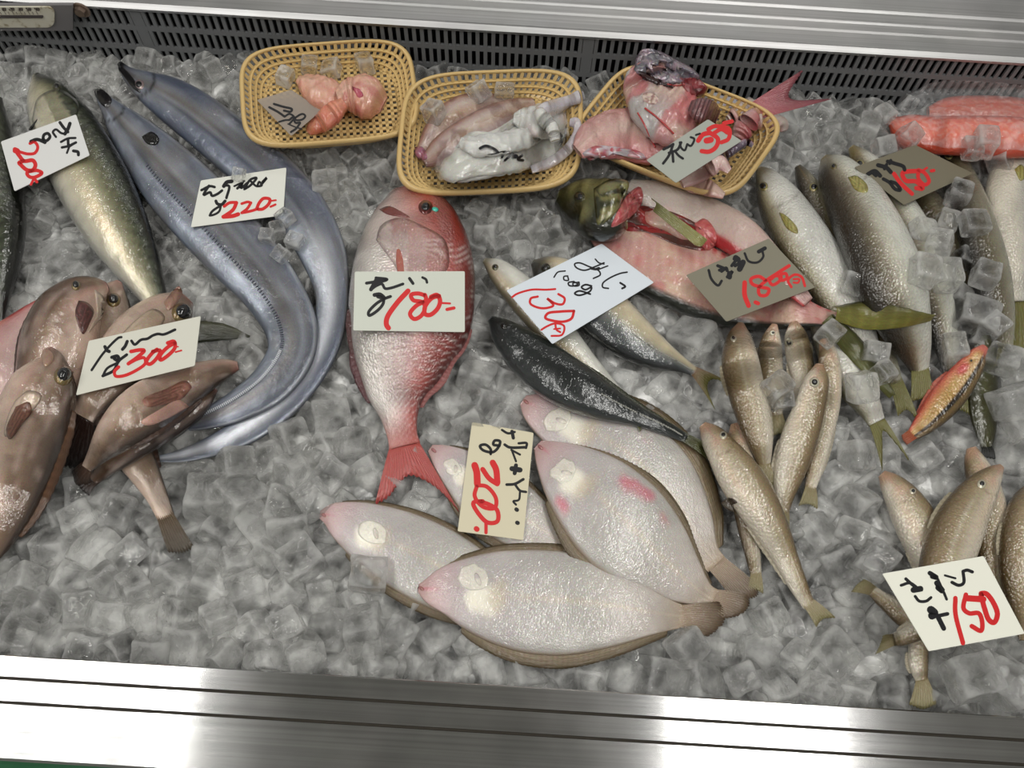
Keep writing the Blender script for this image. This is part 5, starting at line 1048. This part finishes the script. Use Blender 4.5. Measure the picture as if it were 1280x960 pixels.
def card(label, quad, tone, black, red, org, sc, lift=.0006, colr=None, cat='price card', group='handwritten price cards', name='price_card', tmax=.22, keyb=None, mt=None, fixed=None, bend=.0):
    quad = np.array(quad, float)
    if fixed: pts = np.array([P(x, y, z) for (x, y), z in zip(quad, fixed)])
    else:
        g = []
        for s in np.linspace(.04, .96, 9):
            for t in np.linspace(.04, .96, 7):
                q = (quad[0]*(1-s)+quad[1]*s)*(1-t)+(quad[3]*(1-s)+quad[2]*s)*t; g.append(HIT(q[0], q[1], .010)[0])
        pts = np.array(g)
    A = np.c_[pts[:, :2], np.ones(len(pts))]; co = np.linalg.lstsq(A, pts[:, 2], rcond=None)[0]
    sl_ = math.hypot(co[0], co[1]); 
    if sl_ > tmax: co[:2] *= tmax/sl_
    if not fixed: co[2] += (pts[:, 2]-A @ co).max()+lift
    nrm = np.array([-co[0], -co[1], 1.0]); nrm /= np.linalg.norm(nrm); p0 = np.array([0, 0, co[2]])
    toP = lambda x, y: PPL(x, y, p0, nrm)
    c = [toP(x, y) for x, y in quad]; mid = np.mean(c, axis=0)
    r = root(name, mid, label, cat, group)
    # board with slightly rounded corners
    o = []
    for i in range(4):
        a, b, d = quad[i-1], quad[i], quad[(i+1) % 4]; u = (a-b)/np.linalg.norm(a-b); v = (d-b)/np.linalg.norm(d-b); o += [b+u*1.6, b+u*.45+v*.45, b+v*1.6]
    T = np.array([toP(x, y) for x, y in o]); n = len(T); Bt = T-nrm*.0005
    V = np.r_[T, Bt]; F = [list(range(n)), list(range(n, 2*n))[::-1]]+[[i, n+i, n+(i+1) % n, (i+1) % n] for i in range(n)]
    if np.dot(np.cross(T[1]-T[0], T[2]-T[1]), nrm) < 0: F = [f[::-1] for f in F]
    m_ = mt or mat('card_'+name, tone, .34, 0, .5, .15)
    bo = mesh_obj('board', V, F, m_, r, False); add_bvh(r.name+'b', V, F, False)
    ox, oy = org
    for nm, st, mm in (('name_writing', black, M['ink']), ('price_writing', red, M['red'])):
        if not st: continue
        mb = MB()
        for k, s in enumerate(st):
            w, pp = s[0], s[1:]; stroke_mesh(mb, [(ox+x/sc, oy+y/sc) for x, y in pp], w/sc, toP, nrm*(.00012+.00002*(k % 5)))
        mb.build(nm, mm, r)['kind'] = 'stuff' if False else 'thing'
    return r
Z = 8.0
card('white card reading 200 lying across the plump mackerel', [(1, 177), (95, 143), (112, 194), (18, 239)], c8(208, 208, 206, 1.15),
     [(30, (310, 375), (370, 355), (430, 375), (450, 385)), (26, (430, 375), (440, 310), (480, 295), (500, 330), (460, 370), (430, 350)), (20, (560, 330), (530, 280), (560, 255), (610, 290), (650, 300)), (26, (600, 185), (640, 240), (680, 280)), (30, (650, 300), (680, 250), (700, 195)),
      (20, (610, 380), (680, 345), (755, 340)), (22, (620, 435), (690, 420), (760, 385)), (24, (680, 350), (690, 420), (730, 400)), (18, (700, 410), (670, 490)), (26, (735, 470), (780, 480), (785, 510))],
     [(26, (300, 395), (345, 380), (378, 430), (350, 490), (280, 500), (200, 480)), (40, (150, 455), (180, 470), (150, 470)), (34, (150, 455), (195, 520), (240, 570), (330, 565), (355, 610), (330, 660), (270, 660), (200, 600), (190, 590), (235, 570)),
      (30, (330, 660), (270, 690), (290, 725), (340, 735), (420, 690), (370, 665), (300, 675)), (26, (340, 740), (370, 780)), (22, (345, 735), (310, 805))], (0, 130), Z)
Z = 1280/140
card('white card reading 220 resting on the ribbonfish', [(251, 225.5), (358, 209.5), (354, 269), (238.5, 284)], c8(212, 213, 204, 1.15),
     [(26, (200, 345), (300, 300), (350, 310)), (26, (285, 295), (225, 400), (300, 370), (320, 410), (380, 390), (435, 350)), (38, (455, 300), (490, 255), (545, 245)), (26, (470, 290), (515, 300), (485, 435)), (20, (575, 300), (650, 265), (690, 240)), (26, (610, 325), (650, 285), (680, 230), (650, 320), (730, 260)), (24, (690, 335), (760, 225), (830, 205), (760, 290), (700, 330)),
      (22, (760, 240), (800, 280), (830, 300), (890, 290), (860, 250), (840, 290)), (26, (880, 285), (945, 205), (900, 250)), (30, (365, 470), (380, 500), (430, 510), (470, 470)), (22, (425, 510), (400, 590), (330, 630), (295, 635)), (24, (295, 635), (320, 590), (420, 520))],
     [(30, (460, 530), (520, 490), (600, 485)), (36, (600, 490), (560, 570), (450, 650)), (40, (450, 650), (560, 640), (620, 620)), (26, (660, 500), (730, 480), (765, 490)), (28, (765, 490), (720, 560), (660, 605)), (28, (660, 605), (760, 585), (840, 560)), (32, (830, 560), (860, 490), (910, 440), (980, 450), (970, 500), (900, 560), (850, 565)), (18, (980, 470), (1050, 460)), (22, (990, 535), (1045, 510))], (230, 200), Z)
Z = 8.0
card('grey white card reading 180 across the belly of the red sea bream', [(443.5, 339.5), (581, 339), (581, 415), (441.5, 413)], c8(196, 200, 188, 1.15),
     [(26, (225, 232), (330, 215), (430, 195)), (26, (320, 180), (430, 195), (300, 235)), (34, (330, 185), (300, 240), (270, 295)), (24, (270, 295), (330, 255), (380, 240), (410, 285), (470, 280), (590, 240)), (26, (655, 185), (690, 235)), (22, (785, 175), (820, 195), (830, 225)), (34, (305, 350), (360, 345), (400, 380), (340, 365)), (26, (400, 380), (390, 440), (330, 510), (250, 555), (245, 525), (320, 440), (400, 390), (465, 365))],
     [(44, (640, 310), (530, 430), (430, 580), (425, 650), (445, 680)), (36, (800, 350), (740, 335), (670, 350), (690, 400), (790, 425), (810, 480), (770, 560), (700, 590), (660, 540), (720, 460), (820, 400), (810, 350)), (38, (950, 360), (880, 380), (810, 470), (810, 540), (860, 550), (940, 480), (960, 400), (930, 350), (870, 370)), (18, (970, 430), (1060, 435)), (28, (1030, 495), (1100, 480))], (430, 325), Z)
Z = 6.4
card('large bluish white card reading 100g 130 over the horse mackerel', [(752, 304.5), (817.5, 353), (690.5, 430), (633, 363)], c8(206, 214, 222, 1.15),
     [(10, (730, 185), (760, 215), (800, 225)), (11, (800, 215), (730, 245), (640, 275), (575, 250), (565, 225), (600, 215), (680, 245), (760, 280), (770, 310), (715, 340)), (10, (700, 265), (740, 270), (830, 240)), (13, (690, 250), (720, 265), (760, 255)), (11, (985, 290), (930, 300), (840, 340), (790, 380), (790, 410), (835, 420)), (14, (930, 375), (970, 405), (945, 420)),
      (10, (400, 330), (430, 290), (490, 280)), (10, (510, 320), (480, 325), (480, 350), (515, 355), (510, 325)), (11, (560, 365), (515, 375), (520, 395), (560, 400), (590, 385), (555, 365)), (10, (600, 370), (550, 380), (560, 400), (600, 395), (600, 370)), (13, (700, 400), (650, 390), (620, 410), (650, 430), (700, 410), (690, 440), (600, 475), (565, 460), (600, 440), (690, 465))],
     [(14, (65, 490), (100, 465), (220, 430), (340, 430), (410, 425)), (16, (270, 485), (215, 500), (210, 540), (280, 575), (350, 575), (395, 555), (345, 500), (410, 540), (470, 545), (485, 500), (435, 465)), (18, (560, 600), (450, 605), (350, 620), (330, 655), (400, 680), (480, 685), (540, 660), (560, 600)), (14, (300, 750), (340, 725), (410, 700), (480, 720), (465, 790), (380, 800)), (14, (410, 700), (420, 750), (450, 770)), (12, (450, 740), (400, 745))], (630, 295), Z)
Z = 1280/180
card('card with red 180, shade put in its brownish grey colour, lying on the slit open fish', [(857.5, 344), (961, 298), (1019, 359), (908, 402)], c8(126, 122, 106, 1.1),  # dim light on this card is put into its colour
     [(20, (255, 340), (280, 420), (340, 475), (370, 435)), (24, (335, 300), (400, 330), (350, 340)), (24, (370, 350), (410, 320), (420, 345)), (24, (420, 400), (465, 350), (440, 395)), (40, (440, 370), (440, 400)), (24, (460, 300), (510, 230), (480, 240)), (44, (495, 230), (515, 245)), (26, (490, 300), (560, 260)), (44, (530, 330), (560, 270)), (18, (575, 190), (610, 260), (690, 270), (740, 220), (735, 180)), (30, (700, 175), (755, 145))],
     [(36, (575, 450), (575, 560), (610, 655)), (26, (760, 430), (700, 395), (630, 420), (640, 460), (720, 490), (790, 510), (770, 560), (710, 560), (700, 500), (770, 430), (860, 370), (970, 300)), (24, (790, 430), (820, 470), (880, 440), (900, 400), (850, 390), (810, 420)), (24, (880, 390), (900, 430), (950, 410), (940, 370), (900, 375)), (20, (990, 490), (960, 430), (1020, 380), (1080, 400), (1110, 480)), (16, (1010, 420), (1060, 420), (1050, 450), (1010, 450)), (30, (670, 625), (695, 635))], (850, 290), Z)
Z = 1280/170
card('card with blurred red 150, shade put in its brown grey colour, over the packed silver fish', [(1068, 209), (1144, 181), (1216, 216.5), (1130, 256)], c8(112, 106, 88, 1.1),  # card tone darkened to stand in for shade
     [(34, (225, 360), (290, 330), (340, 375)), (26, (260, 340), (300, 375)), (34, (320, 275), (400, 300), (440, 340)), (26, (400, 270), (380, 310)), (30, (410, 240), (480, 260), (560, 290), (570, 320)), (26, (440, 230), (430, 260)), (28, (370, 405), (430, 440), (480, 500), (530, 510), (490, 450), (440, 430))],
     [(34, (470, 355), (530, 440), (640, 545)), (36, (720, 330), (600, 335), (550, 350), (580, 420), (680, 430), (740, 495), (680, 490)), (30, (700, 330), (700, 400), (760, 460), (800, 430), (760, 350), (700, 320)), (18, (750, 320), (780, 300)), (26, (820, 330), (845, 325))], (1055, 170), Z)
Z = 1280/170
card('cream white card reading 300 on top of the rockfish heap', [(111, 426), (251, 395), (243.5, 457), (95, 494)], c8(204, 203, 190, 1.15),
     [(20, (185, 585), (300, 420), (440, 280), (465, 275)), (28, (310, 365), (330, 400), (350, 410)), (26, (520, 315), (500, 360), (475, 390)), (22, (560, 310), (590, 345), (650, 300), (710, 290), (760, 260), (810, 245), (860, 250), (970, 205)), (28, (375, 465), (430, 455), (440, 500), (400, 480)), (24, (515, 440), (440, 500), (390, 590), (290, 640)), (20, (290, 640), (330, 570), (420, 520))],
     [(30, (555, 410), (640, 395), (680, 400), (620, 460), (530, 525)), (26, (530, 525), (620, 480), (680, 470), (690, 520), (600, 590), (480, 640), (410, 640), (400, 600), (440, 555)), (30, (800, 390), (750, 430), (700, 510), (730, 530), (800, 470), (830, 400), (760, 410)), (30, (970, 330), (900, 370), (830, 450), (830, 490), (900, 450), (970, 370), (960, 315), (900, 330)), (10, (960, 365), (1000, 365)), (14, (975, 415), (1030, 400))], (90, 385), Z)
Z = 6.0
card('cream upright card reading 200 between the flounders', [(590, 527.5), (667, 541), (654, 675), (572, 664)], c8(204, 196, 168, 1.15),
     [(16, (405, 105), (450, 130), (500, 120)), (22, (480, 115), (490, 165)), (18, (425, 215), (460, 235), (580, 235)), (16, (530, 205), (590, 205), (585, 240)), (14, (475, 255), (540, 290)), (14, (480, 260), (510, 340)), (34, (480, 395), (540, 405)), (26, (510, 370), (500, 430)), (18, (440, 515), (500, 510), (565, 475)), (16, (500, 510), (540, 560), (585, 570)), (14, (540, 570), (530, 630), (490, 640), (510, 665)), (26, (512, 700), (518, 705)), (26, (518, 800), (524, 803)),
      (18, (385, 225), (390, 190), (350, 185), (340, 215), (380, 225), (340, 270), (260, 255), (240, 225), (280, 215), (320, 250), (320, 285))],
     [(40, (335, 350), (360, 400), (370, 500)), (32, (370, 510), (310, 470), (260, 400)), (44, (200, 370), (215, 420), (220, 510)), (26, (220, 520), (290, 530), (360, 620), (350, 690), (260, 680), (200, 600), (215, 530)), (28, (260, 640), (190, 650), (220, 720), (300, 800), (370, 790), (370, 710), (320, 670), (240, 640)), (22, (285, 800), (285, 875)), (34, (212, 845), (218, 850))], (560, 520), Z)
Z = 1269/185
card('bright cream card reading 150 at the lower right corner', [(1103, 717), (1229.5, 695), (1281, 792), (1161, 814)], c8(226, 224, 210, 1.2),
     [(22, (215, 320), (290, 300), (340, 330)), (24, (255, 265), (330, 330), (390, 360)), (44, (320, 360), (380, 350)), (22, (335, 415), (370, 455), (430, 455), (470, 425)), (34, (460, 215), (520, 255), (480, 245)), (40, (520, 300), (570, 370), (530, 340)), (20, (530, 270), (580, 380), (605, 440)), (16, (590, 235), (680, 260)), (24, (650, 295), (710, 320), (750, 300), (745, 200)), (24, (745, 200), (780, 190), (825, 205)), (60, (470, 530), (500, 560), (480, 580)), (28, (540, 580), (612, 565)), (36, (530, 590), (580, 690))],
     [(34, (680, 430), (680, 560), (745, 815)), (46, (920, 440), (770, 430)), (34, (770, 400), (750, 520), (800, 560), (880, 560), (910, 640), (900, 710), (820, 670)), (38, (900, 400), (930, 520), (970, 620), (1010, 640), (1040, 570), (1000, 460), (940, 390), (900, 390))], (1095, 685), Z)
Z = 1280/140
card('grey card with black and red brush writing tucked in the trimmings basket', [(808, 200), (885, 149), (926, 170), (926, 178), (845, 228.5)][:2]+[(927, 176), (845, 228.5)], c8(160, 164, 154, 1.1),
     [(26, (270, 520), (330, 490), (380, 460)), (26, (380, 460), (330, 590), (265, 680)), (26, (330, 560), (430, 520), (470, 440)), (26, (370, 540), (380, 660)), (24, (400, 540), (440, 590), (490, 625)), (22, (455, 440), (470, 500), (510, 530), (540, 460)), (22, (540, 460), (580, 480), (620, 400), (580, 380)), (20, (640, 355), (685, 340))],
     [(46, (665, 420), (720, 350), (800, 330)), (60, (760, 420), (810, 410)), (44, (800, 330), (890, 400), (870, 490), (790, 545), (705, 540)), (40, (780, 290), (850, 255), (920, 260)), (40, (850, 330), (930, 290), (1000, 330)), (40, (930, 250), (1020, 290), (1010, 400), (930, 440)), (40, (960, 220), (1050, 200))], (800, 130), Z)
lm = mat('greyish_film_label', c8(150, 140, 130, 1.3), .3, 0, .5, .3, alpha=.62)
card('translucent grey label with black handwriting in the left basket', [(321, 125), (364, 112), (402, 138), (364, 170)], (0, 0, 0),
     [(30, (270, 360), (400, 400), (540, 440), (520, 475), (420, 460)), (30, (200, 410), (330, 480), (430, 550)), (26, (430, 550), (500, 510), (560, 540), (600, 600), (700, 590), (740, 540), (700, 510), (600, 560), (500, 660)), (24, (345, 630), (430, 605), (500, 600)), (28, (500, 600), (560, 560), (590, 640), (660, 640)), (28, (525, 780), (600, 730), (660, 650)), (18, (480, 660), (600, 710), (690, 735))], [], (320, 100), 12.0, mt=lm, name='film_label', cat='label', group='x')
bpy.data.objects['film_label'].pop('group', None) if 'film_label' in bpy.data.objects else None
# writing straight on the film over the squid
mb = MB()
def onfilm(x, y): return HIT(x, y)[0]+np.array([0, 0, .0026])
for s in [(9, (480, 510), (510, 498), (560, 520), (570, 535), (510, 548)), (8, (540, 545), (600, 530), (590, 555)), (8, (600, 528), (640, 535), (605, 570)), (10, (640, 540), (665, 550), (650, 555)), (9, (690, 545), (670, 565), (695, 570))]:
    stroke_mesh(mb, [(480+x/4, 60+y/4) for x, y in s[1:]], s[0]/4+.6, onfilm, np.array([0, 0, 0]))
mb.build('film_writing', M['ink'], sl)

# ================================================================ ice pieces on the fish and in the baskets
extra_cubes([(388, 88, .020, 'clear ice cube at the back left wall of the left basket'), (415, 92, .019, 'clear ice cube beside another at the back of the left basket'), (457, 86, .021, 'shiny ice cube at the back right of the left basket'),
             (543, 146, .021, 'round edged ice cube at the left of the squid'), (598, 121, .020, 'left one of two ice cubes behind the squid'), (630, 122, .021, 'right one of two ice cubes behind the squid')], '')
M['ice_yellow'] = m_ice('yellowish_ice', .9, (.9, .8, .5))
o = extra_cubes([(358, 102, .021, 'pale yellowish round piece at the left of the roe')], '')[0]; o.data = o.data.copy(); o.data.materials[0] = M['ice_yellow']
on = [(1062, 360, .022), (1193, 250, .026), (1178, 285, .024), (1150, 292, .022), (1168, 312, .028), (1150, 345, .026), (1178, 350, .026), (1212, 285, .024), (1226, 350, .026), (1202, 328, .022), (1195, 378, .024), (1212, 402, .034), (1238, 412, .026), (1218, 430, .022), (1246, 456, .030),
      (1072, 490, .028), (1090, 445, .022), (1034, 422, .022), (1266, 470, .030), (1258, 510, .034), (1270, 540, .030), (1188, 440, .024), (1100, 470, .022), (966, 492, .026), (975, 505, .022), (1226, 185, .026), (1244, 205, .024), (1210, 192, .022), (1100, 190, .026), (1130, 178, .024), (1080, 168, .026), (1100, 152, .024), (300, 222, .014), (348, 292, .018), (358, 276, .016), (336, 300, .016), (370, 305, .016), (352, 322, .015),
      (462, 722, .030), (1205, 850, .036), (1245, 858, .036)]
extra_cubes(on, 'clear wet ice cube lying on or against the fish', 'ice cubes on top of the fish')
gx0, gy0, gs = -1.0, -.6, .004
foot = np.full((500, 320), 9.0)
for (V) in FOOT:      # lowest height over the bed, from every fish and basket mesh
    i = ((V[:, 0]-gx0)/gs).astype(int).clip(0, 499); j = ((V[:, 1]-gy0)/gs).astype(int).clip(0, 319)
    np.minimum.at(foot, (i, j), V[:, 2])
build_ice(foot, gx0, gy0, gs)
